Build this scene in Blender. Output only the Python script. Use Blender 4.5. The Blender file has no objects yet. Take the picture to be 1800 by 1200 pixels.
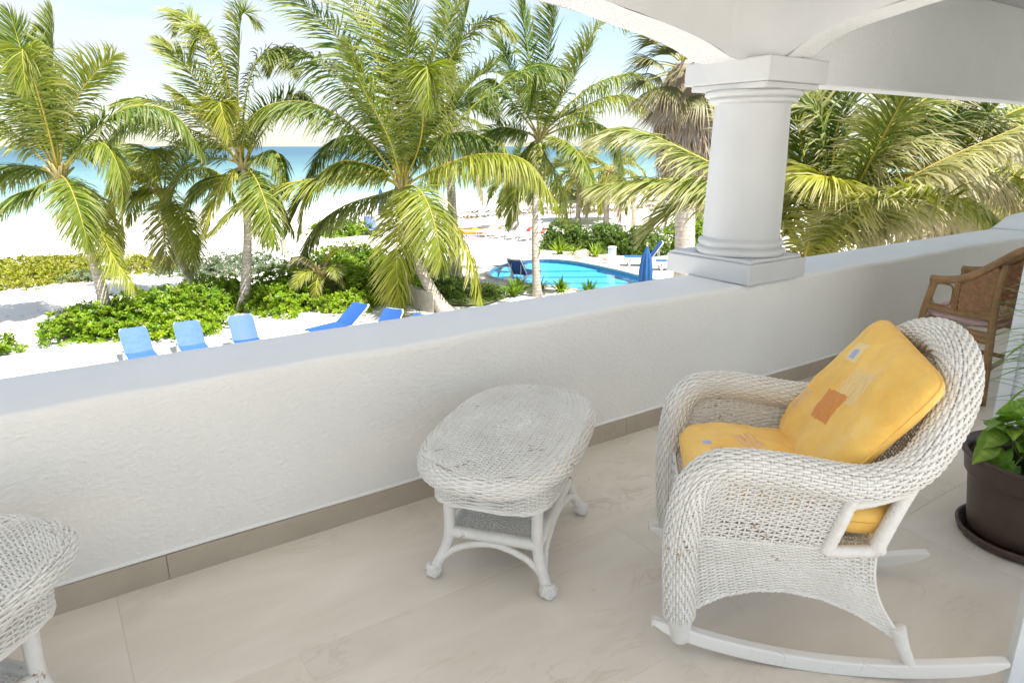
import bpy, bmesh, math, random
import numpy as np
from mathutils import Vector, Matrix

SC = bpy.context.scene
COL = SC.collection
PI = math.pi

# ------------------------------------------------------------------ camera
cam = bpy.data.cameras.new('camera')
cam.lens = 24.0
cam.sensor_width = 36.0
cam.clip_start = 0.02
cam.clip_end = 20000.0
cam_o = bpy.data.objects.new('camera', cam)
COL.objects.link(cam_o)
cam_o.location = (0.0, 0.0, 1.6)
cam_o.rotation_euler = (math.radians(90 - 15.95), 0.0, math.radians(-34.66))
SC.camera = cam_o

# ------------------------------------------------------------------ world, sun, exposure
SUN_EL = math.radians(66.0)
SUN_H = Vector((0.41, -0.912, 0.0)).normalized()          # horizontal direction towards the sun (behind the house)
world = bpy.data.worlds.new('World')
SC.world = world
world.use_nodes = True
wn, wl = world.node_tree.nodes, world.node_tree.links
wn.clear()
w_out = wn.new('ShaderNodeOutputWorld')
w_bg = wn.new('ShaderNodeBackground')
w_bg.inputs['Strength'].default_value = 0.085
w_sky = wn.new('ShaderNodeTexSky')
w_sky.sky_type = 'NISHITA'
w_sky.sun_disc = False
w_sky.sun_elevation = SUN_EL
w_sky.sun_rotation = math.atan2(SUN_H.x, SUN_H.y)
w_sky.altitude = 0.0
w_sky.air_density = 1.0
w_sky.dust_density = 0.6
w_sky.ozone_density = 1.0
# thin streaky cloud over the whole sky
w_tc = wn.new('ShaderNodeTexCoord')
w_map = wn.new('ShaderNodeMapping')
w_map.inputs['Scale'].default_value = (1.1, 1.1, 6.5)
w_noise = wn.new('ShaderNodeTexNoise')
w_noise.inputs['Scale'].default_value = 2.1
w_noise.inputs['Detail'].default_value = 7.0
w_noise.inputs['Roughness'].default_value = 0.58
w_ramp = wn.new('ShaderNodeMapRange')
w_ramp.inputs['From Min'].default_value = 0.44
w_ramp.inputs['From Max'].default_value = 0.60
w_ramp.inputs['To Min'].default_value = 0.18
w_ramp.inputs['To Max'].default_value = 1.0
w_mix = wn.new('ShaderNodeMix')
w_mix.data_type = 'RGBA'
w_mix.inputs['B'].default_value = (4.0, 4.3, 4.6, 1.0)
wl.new(w_tc.outputs['Generated'], w_map.inputs['Vector'])
wl.new(w_map.outputs['Vector'], w_noise.inputs['Vector'])
wl.new(w_noise.outputs['Fac'], w_ramp.inputs['Value'])
wl.new(w_ramp.outputs['Result'], w_mix.inputs['Factor'])
wl.new(w_sky.outputs['Color'], w_mix.inputs['A'])
wl.new(w_mix.outputs['Result'], w_bg.inputs['Color'])
wl.new(w_bg.outputs['Background'], w_out.inputs['Surface'])

sun = bpy.data.lights.new('sun', 'SUN')
sun.energy = 4.3
sun.angle = math.radians(0.5)
sun.color = (1.0, 0.955, 0.88)
sun_o = bpy.data.objects.new('sun', sun)
COL.objects.link(sun_o)
sun_dir = Vector((SUN_H.x * math.cos(SUN_EL), SUN_H.y * math.cos(SUN_EL), math.sin(SUN_EL)))
sun_o.rotation_euler = sun_dir.to_track_quat('Z', 'Y').to_euler()
sun_o.location = (0, -10, 30)

vs = SC.view_settings
vs.view_transform = 'Standard'
vs.look = 'None'
vs.gamma = 1.0
vs.exposure = 1.45
vs.use_curve_mapping = False
SC.render.engine = 'CYCLES'
cy = SC.cycles
cy.use_denoising = True
cy.max_bounces = 10
cy.diffuse_bounces = 6
cy.glossy_bounces = 3
cy.transmission_bounces = 4
cy.transparent_max_bounces = 8
cy.sample_clamp_indirect = 8.0
cy.caustics_reflective = False
cy.caustics_refractive = False

G = -3.2                     # level of the garden sand below the balcony floor

# ------------------------------------------------------------------ helpers
RNG = np.random.default_rng(7)
random.seed(7)


def nrm(a):
    a = np.asarray(a, float)
    return a / np.maximum(np.linalg.norm(a, axis=-1, keepdims=True), 1e-9)


class MB:
    """collects vertices, quads and triangles and links them as one mesh object"""

    def __init__(self):
        self.V, self.Q, self.T, self.A, self.n = [], [], [], [], 0
        self.MQ, self.MT = [], []

    def add(self, V, Q=None, T=None, tint=None, mat=0):
        V = np.asarray(V, float).reshape(-1, 3)
        if Q is not None and len(Q):
            self.Q.append(np.asarray(Q, int).reshape(-1, 4) + self.n)
            self.MQ.append(np.full(len(self.Q[-1]), mat))
        if T is not None and len(T):
            self.T.append(np.asarray(T, int).reshape(-1, 3) + self.n)
            self.MT.append(np.full(len(self.T[-1]), mat))
        if tint is None:
            tint = np.zeros((len(V), 2))
        tint = np.asarray(tint, float)
        if tint.ndim == 1:
            tint = np.tile(tint, (len(V), 1))
        self.A.append(tint)
        self.V.append(V)
        self.n += len(V)
        return self

    def mesh(self, name, mats, smooth=True):
        V = np.concatenate(self.V)
        Q = np.concatenate(self.Q) if self.Q else np.zeros((0, 4), int)
        T = np.concatenate(self.T) if self.T else np.zeros((0, 3), int)
        me = bpy.data.meshes.new(name)
        me.vertices.add(len(V))
        me.vertices.foreach_set('co', V.astype(np.float32).ravel())
        nl = len(Q) * 4 + len(T) * 3
        me.loops.add(nl)
        me.loops.foreach_set('vertex_index', np.concatenate([Q.ravel(), T.ravel()]).astype(np.int32))
        me.polygons.add(len(Q) + len(T))
        st = np.concatenate([np.arange(len(Q)) * 4, len(Q) * 4 + np.arange(len(T)) * 3]).astype(np.int32)
        me.polygons.foreach_set('loop_start', st)
        if not isinstance(mats, (list, tuple)):
            mats = [mats]
        for m in mats:
            me.materials.append(m)
        mi = np.concatenate((self.MQ or [np.zeros(0, int)]) + (self.MT or [np.zeros(0, int)]))
        me.polygons.foreach_set('material_index', mi.astype(np.int32))
        me.polygons.foreach_set('use_smooth', np.full(len(Q) + len(T), smooth, dtype=bool))
        A = np.concatenate(self.A)
        if np.any(A):
            at = me.attributes.new('tint', 'FLOAT_COLOR', 'POINT')
            c = np.zeros((len(V), 4), np.float32)
            c[:, :2] = A
            c[:, 3] = 1
            at.data.foreach_set('color', c.ravel())
        me.update(calc_edges=True)
        return me

    def obj(self, name, mats, parent=None, smooth=True, kind=None, bevel=0.0, seg=2):
        me = self.mesh(name, mats, smooth and bevel == 0.0)
        if bevel:
            bm = bmesh.new()
            bm.from_mesh(me)
            bmesh.ops.remove_doubles(bm, verts=bm.verts, dist=1e-5)
            es = [e for e in bm.edges if len(e.link_faces) == 2 and e.calc_face_angle(0) > 0.5]
            bmesh.ops.bevel(bm, geom=es, offset=bevel, segments=seg, affect='EDGES', profile=0.5)
            for f in bm.faces:
                f.smooth = False
            bm.to_mesh(me)
            bm.free()
        return link(name, me, parent, kind)

    # ---- shapes
    def box(self, c, s, rot=0.0, M=None, tint=None, mat=0):
        sx, sy, sz = s[0] / 2, s[1] / 2, s[2] / 2
        V = np.array([[x, y, z] for z in (-sz, sz) for y in (-sy, sy) for x in (-sx, sx)], float)
        if rot:
            cr, sr = math.cos(rot), math.sin(rot)
            V = V @ np.array([[cr, sr, 0], [-sr, cr, 0], [0, 0, 1]])
        if M is not None:
            V = V @ np.asarray(M).T
        V = V + np.asarray(c)
        Q = [[0, 2, 3, 1], [4, 5, 7, 6], [0, 1, 5, 4], [2, 6, 7, 3], [0, 4, 6, 2], [1, 3, 7, 5]]
        return self.add(V, Q, tint=tint, mat=mat)

    def tube(self, P, r, k=8, closed=False, caps=True, tint=None, sq=None, mat=0):
        P = np.asarray(P, float)
        n = len(P)
        r = np.broadcast_to(np.asarray(r, float), (n,))
        if closed:
            Tn = nrm(np.roll(P, -1, 0) - np.roll(P, 1, 0))
        else:
            Tn = nrm(np.gradient(P, axis=0))
        a = np.array([0, 0, 1.0]) if abs(Tn[0, 2]) < 0.9 else np.array([1.0, 0, 0])
        N = np.zeros_like(P)
        v = nrm(a - Tn[0] * (a @ Tn[0]))
        for i in range(n):
            v = nrm(v - Tn[i] * (v @ Tn[i]))
            N[i] = v
        B = np.cross(Tn, N)
        th = np.arange(k) * 2 * PI / k
        ring = N[:, None] * np.cos(th)[None, :, None] + B[:, None] * np.sin(th)[None, :, None] * (sq or 1.0)
        V = P[:, None] + ring * r[:, None, None]
        m = n if closed else n - 1
        i = np.arange(m)[:, None]
        j = np.arange(k)[None, :]
        i2, j2 = (i + 1) % n, (j + 1) % k
        Q = np.stack([i * k + j, i * k + j2, i2 * k + j2, i2 * k + j], -1).reshape(-1, 4)
        T = []
        V = V.reshape(-1, 3)
        if caps and not closed:
            V = np.concatenate([V, P[:1], P[-1:]])
            for q in range(k):
                T.append([n * k, (q + 1) % k, q])
                T.append([n * k + 1, (n - 1) * k + q, (n - 1) * k + (q + 1) % k])
        return self.add(V, Q, T, tint=tint, mat=mat)

    def lathe(self, prof, c=(0, 0, 0), n=40, sx=1.0, sy=1.0, tint=None, mat=0):
        prof = np.asarray(prof, float)
        th = np.arange(n) * 2 * PI / n
        V = np.stack([prof[:, 0][:, None] * np.cos(th) * sx, prof[:, 0][:, None] * np.sin(th) * sy,
                      np.repeat(prof[:, 1][:, None], n, 1)], -1) + np.asarray(c)
        m = len(prof)
        i = np.arange(m - 1)[:, None]
        j = np.arange(n)[None, :]
        j2 = (j + 1) % n
        Q = np.stack([i * n + j, i * n + j2, (i + 1) * n + j2, (i + 1) * n + j], -1).reshape(-1, 4)
        return self.add(V.reshape(-1, 3), Q, tint=tint, mat=mat)

    def grid(self, V, closed_u=False, tint=None, mat=0):
        """V (n, m, 3) grid of points"""
        n, m = V.shape[:2]
        a = n if closed_u else n - 1
        i = np.arange(a)[:, None]
        j = np.arange(m - 1)[None, :]
        i2 = (i + 1) % n
        Q = np.stack([i * m + j, i2 * m + j, i2 * m + j + 1, i * m + j + 1], -1).reshape(-1, 4)
        return self.add(V.reshape(-1, 3), Q, tint=tint, mat=mat)

    def strands(self, P, N, rb, rn, k=4, closed=False, tint=None):
        """P, N (rows, m, 3): many flattened tubes at once"""
        R, m = P.shape[:2]
        if closed:
            Tn = nrm(np.roll(P, -1, 1) - np.roll(P, 1, 1))
        else:
            Tn = nrm(np.gradient(P, axis=1))
        B = nrm(np.cross(Tn, N))
        N2 = np.cross(B, Tn)
        th = np.arange(k) * 2 * PI / k + (PI / 4 if k == 4 else 0)
        if k == 4:
            rb, rn = rb * 1.3, rn * 1.3
        V = P[:, :, None] + N2[:, :, None] * (np.sin(th) * rn)[None, None, :, None] + B[:, :, None] * (np.cos(th) * rb)[None, None, :, None]
        mm = m if closed else m - 1
        r = np.arange(R)[:, None, None] * m * k
        i = np.arange(mm)[None, :, None]
        j = np.arange(k)[None, None, :]
        i2, j2 = (i + 1) % m, (j + 1) % k
        Q = np.stack([r + i * k + j, r + i * k + j2, r + i2 * k + j2, r + i2 * k + j], -1).reshape(-1, 4)
        return self.add(V.reshape(-1, 3), Q, tint=tint)

    def weave(self, S, ns, nv, rs, rw, amp, closed_u=False, closed_v=False, sub=4, flat=0.6, k=4, stakes=True, jit=0.0):
        """woven panel on the surface S(u, v): ns stakes along v, nv weavers along u that pass over and under them"""
        e = 1e-3

        def SN(u, v):
            p = S(u, v)
            du = S(u + e, v) - S(u - e, v)
            dv = S(u, v + e) - S(u, v - e)
            return p, nrm(np.cross(du, dv))
        m = ns * sub + (0 if closed_u else 1)
        u = np.arange(m) / (ns * sub)
        vj = (np.arange(nv) + 0.5) / nv
        if jit:
            vj = vj + RNG.normal(0, jit / nv, nv)
        uu, vv = np.meshgrid(u, vj)
        if jit:
            ph = RNG.uniform(0, 6.28, nv)[:, None]
            vv = vv + 0.4 * jit / nv * np.sin(uu * ns * 0.7 + ph)
        p, N = SN(uu, vv)
        ph = np.cos(PI * (uu * ns - 0.5 + np.arange(nv)[:, None]))
        p = p + N * (amp * ph)[..., None]
        self.strands(p, N, rw, rw * flat, k=k, closed=closed_u)
        if stakes:
            ms = max(6, min(nv, 40))
            us = (np.arange(ns) + 0.5) / ns
            vs_ = np.linspace(0, 1, ms, endpoint=not closed_v)
            uu, vv = np.meshgrid(us, vs_, indexing='ij')
            p, N = SN(uu, vv)
            self.strands(p, N, rs, rs, k=k, closed=closed_v)
        return self


def link(name, me, parent=None, kind=None):
    o = bpy.data.objects.new(name, me)
    COL.objects.link(o)
    if parent is not None:
        o.parent = parent
    if kind:
        o['kind'] = kind
    return o


def tag(o, label, cat, group=None, kind=None):
    o['label'] = label
    o['category'] = cat
    if group:
        o['group'] = group
    if kind:
        o['kind'] = kind
    return o


def thing(name, label, cat, loc=(0, 0, 0), rz=0.0, group=None):
    o = bpy.data.objects.new(name, None)
    o.empty_display_size = 0.2
    COL.objects.link(o)
    o.location = loc
    o.rotation_euler = (0, 0, rz)
    return tag(o, label, cat, group)


def dup(root, loc, rz=None, label=None, group=None, scale=None):
    r = root.copy()
    COL.objects.link(r)
    r.location = loc
    if rz is not None:
        r.rotation_euler = (0, 0, rz)
    if scale:
        r.scale = (scale,) * 3
    if label:
        r['label'] = label
    if group:
        r['group'] = group
    for ch in list(root.children):
        c = ch.copy()
        COL.objects.link(c)
        c.parent = r
        for g in list(ch.children):
            d = g.copy()
            COL.objects.link(d)
            d.parent = c
    return r


def spline(pts, n=60, closed=False):
    """Catmull-Rom through pts"""
    P = np.asarray(pts, float)
    if closed:
        Q = np.concatenate([P[-1:], P, P[:2]])
        segs = len(P)
    else:
        Q = np.concatenate([2 * P[:1] - P[1:2], P, 2 * P[-1:] - P[-2:-1]])
        segs = len(P) - 1
    t = np.linspace(0, segs, n, endpoint=not closed)
    i = np.minimum(t.astype(int), segs - 1)
    f = (t - i)[:, None]
    a, b, c, d = Q[i], Q[i + 1], Q[i + 2], Q[i + 3]
    return 0.5 * (2 * b + (c - a) * f + (2 * a - 5 * b + 4 * c - d) * f ** 2 + (3 * b - a - 3 * c + d) * f ** 3)


def resample(P, n):
    P = np.asarray(P, float)
    d = np.concatenate([[0], np.cumsum(np.linalg.norm(np.diff(P, axis=0), axis=1))])
    s = np.linspace(0, d[-1], n)
    return np.stack([np.interp(s, d, P[:, i]) for i in range(3)], -1), d[-1]


def wrapped(mb, pts, r0, r1=None, pitch=0.0055, k=10, bump=0.0011):
    """a cane bar wound with flat reed: a tube whose radius steps at each turn"""
    P = spline(pts, 40) if len(pts) > 2 else np.asarray(pts, float)
    _, L = resample(P, 2)
    nt = max(3, int(L / pitch))
    P, _ = resample(P, nt * 3 + 1)
    r = np.linspace(r0, r1 if r1 is not None else r0, len(P))
    ph = np.arange(len(P)) % 3
    r = r + np.where(ph == 0, -bump, np.where(ph == 1, 0.25 * bump, 0.0))
    r = r + np.repeat(RNG.normal(0, bump * 0.3, nt + 1), 3)[:len(P)]
    return mb.tube(P, r, k)


# ------------------------------------------------------------------ materials
def new_mat(name):
    m = bpy.data.materials.new(name)
    m.use_nodes = True
    nt = m.node_tree
    b = nt.nodes['Principled BSDF']
    return m, nt, b


def N(nt, typ, **kw):
    n = nt.nodes.new(typ)
    for k_, v in kw.items():
        if k_ in n.inputs:
            n.inputs[k_].default_value = v
        else:
            setattr(n, k_, v)
    return n


def coords(nt, scale=(1, 1, 1), rand=False, loc=(0, 0, 0), rot=(0, 0, 0)):
    tc = N(nt, 'ShaderNodeTexCoord')
    mp = N(nt, 'ShaderNodeMapping')
    mp.inputs['Scale'].default_value = scale
    mp.inputs['Rotation'].default_value = rot
    mp.inputs['Location'].default_value = loc
    nt.links.new(tc.outputs['Object'], mp.inputs['Vector'])
    if rand:
        oi = N(nt, 'ShaderNodeObjectInfo')
        mu = N(nt, 'ShaderNodeMath', operation='MULTIPLY')
        mu.inputs[1].default_value = 37.0
        cb = N(nt, 'ShaderNodeCombineXYZ')
        nt.links.new(oi.outputs['Random'], mu.inputs[0])
        for i in range(3):
            nt.links.new(mu.outputs[0], cb.inputs[i])
        ad = N(nt, 'ShaderNodeVectorMath', operation='ADD')
        nt.links.new(mp.outputs[0], ad.inputs[0])
        nt.links.new(cb.outputs[0], ad.inputs[1])
        return ad.outputs[0]
    return mp.outputs[0]


def noise(nt, vec, scale, detail=4.0, rough=0.55, dist=0.0):
    n = N(nt, 'ShaderNodeTexNoise', Scale=scale, Detail=detail, Roughness=rough, Distortion=dist)
    nt.links.new(vec, n.inputs['Vector'])
    return n.outputs['Fac']


def ramp(nt, fac, stops):
    r = N(nt, 'ShaderNodeValToRGB')
    el = r.color_ramp.elements
    while len(el) < len(stops):
        el.new(0.5)
    for e, (p, c) in zip(el, stops):
        e.position = p
        e.color = (c[0], c[1], c[2], 1.0) if not isinstance(c, (int, float)) else (c, c, c, 1)
    nt.links.new(fac, r.inputs['Fac'])
    return r.outputs['Color']


def mix(nt, fac, a, b, blend='MIX'):
    m = N(nt, 'ShaderNodeMix', data_type='RGBA', blend_type=blend)
    if isinstance(fac, (int, float)):
        m.inputs['Factor'].default_value = fac
    else:
        nt.links.new(fac, m.inputs['Factor'])
    for key, v in (('A', a), ('B', b)):
        if isinstance(v, (tuple, list)):
            m.inputs[key].default_value = (v[0], v[1], v[2], 1)
        else:
            nt.links.new(v, m.inputs[key])
    return m.outputs['Result']


def math_(nt, op, a, b=None, c=None):
    m = N(nt, 'ShaderNodeMath', operation=op)
    for i, v in enumerate((a, b, c)):
        if v is None:
            continue
        if isinstance(v, (int, float)):
            m.inputs[i].default_value = v
        else:
            nt.links.new(v, m.inputs[i])
    return m.outputs[0]


def bump(nt, b, height, strength=0.3, dist=0.01):
    bp = N(nt, 'ShaderNodeBump', Strength=strength, Distance=dist)
    nt.links.new(height, bp.inputs['Height'])
    nt.links.new(bp.outputs['Normal'], b.inputs['Normal'])


def mat_plain(name, col, rough=0.5, var=0.08, scale=12.0, bump_s=0.0, bump_scale=60.0, spec=0.5, metallic=0.0):
    m, nt, b = new_mat(name)
    v = coords(nt)
    f = noise(nt, v, scale, 5)
    lo = tuple(c * (1 - var) for c in col)
    hi = tuple(min(1, c * (1 + var)) for c in col)
    nt.links.new(ramp(nt, f, [(0.3, lo), (0.7, hi)]), b.inputs['Base Color'])
    b.inputs['Roughness'].default_value = rough
    b.inputs['Specular IOR Level'].default_value = spec
    b.inputs['Metallic'].default_value = metallic
    if bump_s:
        bump(nt, b, noise(nt, v, bump_scale, 4), bump_s, 0.005)
    return m


def mat_leaf(name, green, yellow, dry, rough=0.42, trans=0.35, nscale=3.0):
    """leaf: tint.r moves green towards yellow, tint.g towards dry; lets light through"""
    m, nt, b = new_mat(name)
    at = N(nt, 'ShaderNodeAttribute', attribute_name='tint')
    sep = N(nt, 'ShaderNodeSeparateColor')
    nt.links.new(at.outputs['Color'], sep.inputs['Color'])
    v = coords(nt)
    f = noise(nt, v, nscale, 3)
    g2 = mix(nt, f, tuple(c * 0.75 for c in green), tuple(min(1, c * 1.25) for c in green))
    c1 = mix(nt, sep.outputs['Red'], g2, yellow)
    c2 = mix(nt, sep.outputs['Green'], c1, dry)
    nt.links.new(c2, b.inputs['Base Color'])
    b.inputs['Roughness'].default_value = rough
    b.inputs['Specular IOR Level'].default_value = 0.32
    tr = N(nt, 'ShaderNodeBsdfTranslucent')
    c3 = mix(nt, 1.0, c2, (1.0, 1.05, 0.55), 'MULTIPLY')
    nt.links.new(c3, tr.inputs['Color'])
    ms = N(nt, 'ShaderNodeMixShader')
    ms.inputs[0].default_value = trans
    nt.links.new(b.outputs[0], ms.inputs[1])
    nt.links.new(tr.outputs[0], ms.inputs[2])
    nt.links.new(ms.outputs[0], nt.nodes['Material Output'].inputs['Surface'])
    return m


M = {}
# painted rough plaster of the parapet
m, nt, b = new_mat('plaster')
v = coords(nt)
big = noise(nt, v, 1.3, 4)
nt.links.new(ramp(nt, big, [(0.3, (0.79, 0.785, 0.765)), (0.7, (0.84, 0.835, 0.815))]), b.inputs['Base Color'])
b.inputs['Roughness'].default_value = 0.62
v = coords(nt, scale=(0.62, 1.0, 1.0))
h1 = noise(nt, v, 62, 5, 0.6)
h2 = noise(nt, v, 22, 3, 0.5)
rr = ramp(nt, h1, [(0.38, 0.0), (0.62, 1.0)])
hh = math_(nt, 'ADD', rr, math_(nt, 'MULTIPLY', h2, 0.9))
bump(nt, b, hh, 0.46, 0.006)
M['plaster'] = m
m, nt, b = new_mat('smooth_plaster')
v = coords(nt)
big = noise(nt, v, 2.0, 5)
nt.links.new(ramp(nt, big, [(0.3, (0.82, 0.82, 0.81)), (0.7, (0.86, 0.86, 0.85))]), b.inputs['Base Color'])
b.inputs['Roughness'].default_value = 0.5
bump(nt, b, noise(nt, v, 14, 4), 0.10, 0.006)
M['smooth'] = m
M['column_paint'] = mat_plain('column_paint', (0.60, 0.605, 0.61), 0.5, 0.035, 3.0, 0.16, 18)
m, nt, b = new_mat('stucco')
v = coords(nt)
nt.links.new(ramp(nt, noise(nt, v, 3, 4), [(0.3, (0.87, 0.875, 0.88)), (0.7, (0.90, 0.905, 0.91))]), b.inputs['Base Color'])
b.inputs['Roughness'].default_value = 0.8
bump(nt, b, noise(nt, v, 40, 4, 0.65), 1.0, 0.016)
M['stucco'] = m


def mat_tile(name, lo, hi, vein):
    m, nt, b = new_mat(name)
    v = coords(nt, rand=True)
    v2 = coords(nt, scale=(1.0, 2.6, 1.0), rand=True, rot=(0, 0, 0.9))
    f = noise(nt, v2, 1.7, 6, 0.6, 0.9)
    base = ramp(nt, f, [(0.3, lo), (0.68, hi)])
    cl = noise(nt, v, 1.1, 3)
    base = mix(nt, math_(nt, 'MULTIPLY', cl, 0.25), base, (0.57, 0.51, 0.43))
    w = noise(nt, v2, 2.4, 7, 0.62, 1.5)
    d = math_(nt, 'ABSOLUTE', math_(nt, 'SUBTRACT', w, 0.5))
    ln = ramp(nt, d, [(0.0, 1.0), (0.034, 0.0)])
    gate = ramp(nt, noise(nt, v, 2.2, 3), [(0.5, 0.0), (0.68, 1.0)])
    ln = math_(nt, 'MULTIPLY', math_(nt, 'MULTIPLY', ln, gate), 0.42)
    base = mix(nt, ln, base, vein)
    oi = N(nt, 'ShaderNodeObjectInfo')
    k = math_(nt, 'MULTIPLY_ADD', oi.outputs['Random'], 0.09, 0.955)
    cb = N(nt, 'ShaderNodeCombineXYZ')
    for i in range(3):
        nt.links.new(k, cb.inputs[i])
    base = mix(nt, 1.0, base, cb.outputs[0], 'MULTIPLY')
    nt.links.new(base, b.inputs['Base Color'])
    rg = math_(nt, 'MULTIPLY_ADD', f, 0.22, 0.26)
    nt.links.new(rg, b.inputs['Roughness'])
    b.inputs['Specular IOR Level'].default_value = 0.4
    bump(nt, b, f, 0.05, 0.004)
    return m


M['tile'] = mat_tile('porcelain_tile', (0.69, 0.635, 0.55), (0.80, 0.755, 0.68), (0.44, 0.34, 0.24))
M['skirt'] = mat_tile('skirting_porcelain', (0.37, 0.32, 0.25), (0.46, 0.405, 0.325), (0.27, 0.22, 0.16))
M['grout'] = mat_plain('grout', (0.70, 0.64, 0.54), 0.9)

# white painted wicker with chipped brown spots
m, nt, b = new_mat('white_wicker')
v = coords(nt)
base = ramp(nt, noise(nt, v, 9, 4), [(0.3, (0.74, 0.735, 0.71)), (0.7, (0.83, 0.83, 0.815))])
ch = math_(nt, 'MULTIPLY', noise(nt, v, 7, 3), noise(nt, v, 70, 4, 0.7))
chip = ramp(nt, ch, [(0.385, 0.0), (0.42, 1.0)])
base = mix(nt, chip, base, (0.30, 0.20, 0.13))
dirt = ramp(nt, noise(nt, v, 38, 5, 0.7), [(0.35, 0.0), (0.8, 0.35)])
base = mix(nt, dirt, base, (0.62, 0.56, 0.47))
nt.links.new(base, b.inputs['Base Color'])
b.inputs['Roughness'].default_value = 0.45
bump(nt, b, noise(nt, v, 240, 3), 0.2, 0.002)
M['wicker'] = m
# white painted cracked wood
m, nt, b = new_mat('white_wood')
v = coords(nt, scale=(1, 1, 1))
vo = N(nt, 'ShaderNodeTexVoronoi', feature='DISTANCE_TO_EDGE', Scale=14.0)
nt.links.new(v, vo.inputs['Vector'])
ck = ramp(nt, vo.outputs['Distance'], [(0.0, 1.0), (0.012, 0.0)])
gate = ramp(nt, noise(nt, v, 8, 3), [(0.5, 0.0), (0.6, 1.0)])
base = mix(nt, math_(nt, 'MULTIPLY', math_(nt, 'MULTIPLY', ck, gate), 0.7), (0.80, 0.795, 0.775), (0.42, 0.37, 0.31))
nt.links.new(base, b.inputs['Base Color'])
b.inputs['Roughness'].default_value = 0.38
bump(nt, b, noise(nt, v, 25, 4), 0.12, 0.004)
M['wood'] = m


def mat_cushion(name, patches):
    """yellow cotton with printed patches: each (x, y, w, h, angle, colour, streak colour or None)"""
    m, nt, b = new_mat(name)
    tc = N(nt, 'ShaderNodeTexCoord')
    v = tc.outputs['Object']
    base = ramp(nt, noise(nt, v, 7, 6, 0.65), [(0.28, (0.80, 0.45, 0.09)), (0.55, (0.88, 0.56, 0.145)), (0.75, (0.91, 0.64, 0.24))])
    for (x, y, w, h, a, colr, streak) in patches:
        mp = N(nt, 'ShaderNodeMapping', vector_type='TEXTURE')
        mp.inputs['Location'].default_value = (x, y, 0)
        mp.inputs['Rotation'].default_value = (0, 0, a)
        mp.inputs['Scale'].default_value = (w / 2, h / 2, 1)
        nt.links.new(v, mp.inputs['Vector'])
        sx = N(nt, 'ShaderNodeSeparateXYZ')
        nt.links.new(mp.outputs[0], sx.inputs[0])
        edge = math_(nt, 'MULTIPLY', math_(nt, 'SUBTRACT', noise(nt, v, 60, 3), 0.5), 0.25)
        ax = math_(nt, 'ADD', math_(nt, 'ABSOLUTE', sx.outputs['X']), edge)
        ay = math_(nt, 'ADD', math_(nt, 'ABSOLUTE', sx.outputs['Y']), edge)
        mk = math_(nt, 'LESS_THAN', math_(nt, 'MAXIMUM', ax, ay), 1.0)
        c = colr
        if streak:
            sv = N(nt, 'ShaderNodeMapping')
            sv.inputs['Scale'].default_value = (7.0, 0.8, 1.0)
            nt.links.new(mp.outputs[0], sv.inputs['Vector'])
            sf = ramp(nt, noise(nt, sv.outputs[0], 1.6, 4), [(0.38, 0.0), (0.64, 1.0)])
            c = mix(nt, sf, colr, streak)
        wash = math_(nt, 'MULTIPLY', mk, math_(nt, 'MULTIPLY_ADD', noise(nt, v, 90, 3), 0.35, 0.72))
        base = mix(nt, wash, base, c)
    nt.links.new(base, b.inputs['Base Color'])
    b.inputs['Roughness'].default_value = 0.85
    b.inputs['Specular IOR Level'].default_value = 0.2
    b.inputs['Sheen Weight'].default_value = 0.15
    wv = noise(nt, v, 420, 2)
    cr = noise(nt, v, 11, 4, 0.6, 0.6)
    bump(nt, b, math_(nt, 'ADD', cr, math_(nt, 'MULTIPLY', wv, 0.06)), 0.55, 0.016)
    return m


M['pot'] = mat_plain('brown_plastic', (0.062, 0.038, 0.030), 0.42, 0.1, 20, 0.05, 50)
M['soil'] = mat_plain('soil', (0.035, 0.024, 0.016), 0.95, 0.4, 60, 0.8, 90)
M['frame'] = mat_plain('white_aluminium', (0.74, 0.78, 0.82), 0.3, 0.02)
M['frame_dark'] = mat_plain('brush_seal', (0.30, 0.32, 0.34), 0.7)
M['door'] = mat_plain('white_door_paint', (0.70, 0.75, 0.80), 0.35, 0.03, 3)
M['pink'] = mat_plain('pink_cotton', (0.62, 0.44, 0.43), 0.9, 0.08, 20, 0.2, 200)
# rattan
m, nt, b = new_mat('rattan_reed')
v = coords(nt)
base = ramp(nt, noise(nt, v, 18, 5, 0.6), [(0.3, (0.22, 0.12, 0.05)), (0.7, (0.42, 0.26, 0.12))])
nt.links.new(base, b.inputs['Base Color'])
b.inputs['Roughness'].default_value = 0.45
M['rattan'] = m
M['rattan_panel'] = mat_plain('rattan_splint', (0.36, 0.19, 0.09), 0.5, 0.3, 30)
M['rattan_back'] = mat_plain('rattan_inner', (0.40, 0.12, 0.03), 0.5, 0.2, 20)

M['frond'] = mat_leaf('palm_leaf', (0.062, 0.140, 0.012), (0.40, 0.40, 0.035), (0.54, 0.47, 0.38), 0.50, 0.34)
M['rachis'] = mat_leaf('palm_rib', (0.30, 0.32, 0.06), (0.55, 0.40, 0.06), (0.42, 0.33, 0.22), 0.45, 0.05)
M['fan_green'] = mat_leaf('fan_leaf', (0.06, 0.10, 0.02), (0.20, 0.20, 0.05), (0.38, 0.29, 0.19), 0.5, 0.25)
M['dead'] = mat_leaf('dead_leaf', (0.20, 0.145, 0.10), (0.33, 0.22, 0.13), (0.40, 0.35, 0.30), 0.8, 0.1, 6.0)
M['bush'] = mat_leaf('shrub_leaf', (0.100, 0.225, 0.012), (0.38, 0.48, 0.025), (0.24, 0.19, 0.08), 0.38, 0.32)
M['bush_dark'] = mat_leaf('hedge_leaf', (0.070, 0.145, 0.022), (0.22, 0.31, 0.04), (0.20, 0.16, 0.08), 0.4, 0.28)
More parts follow.
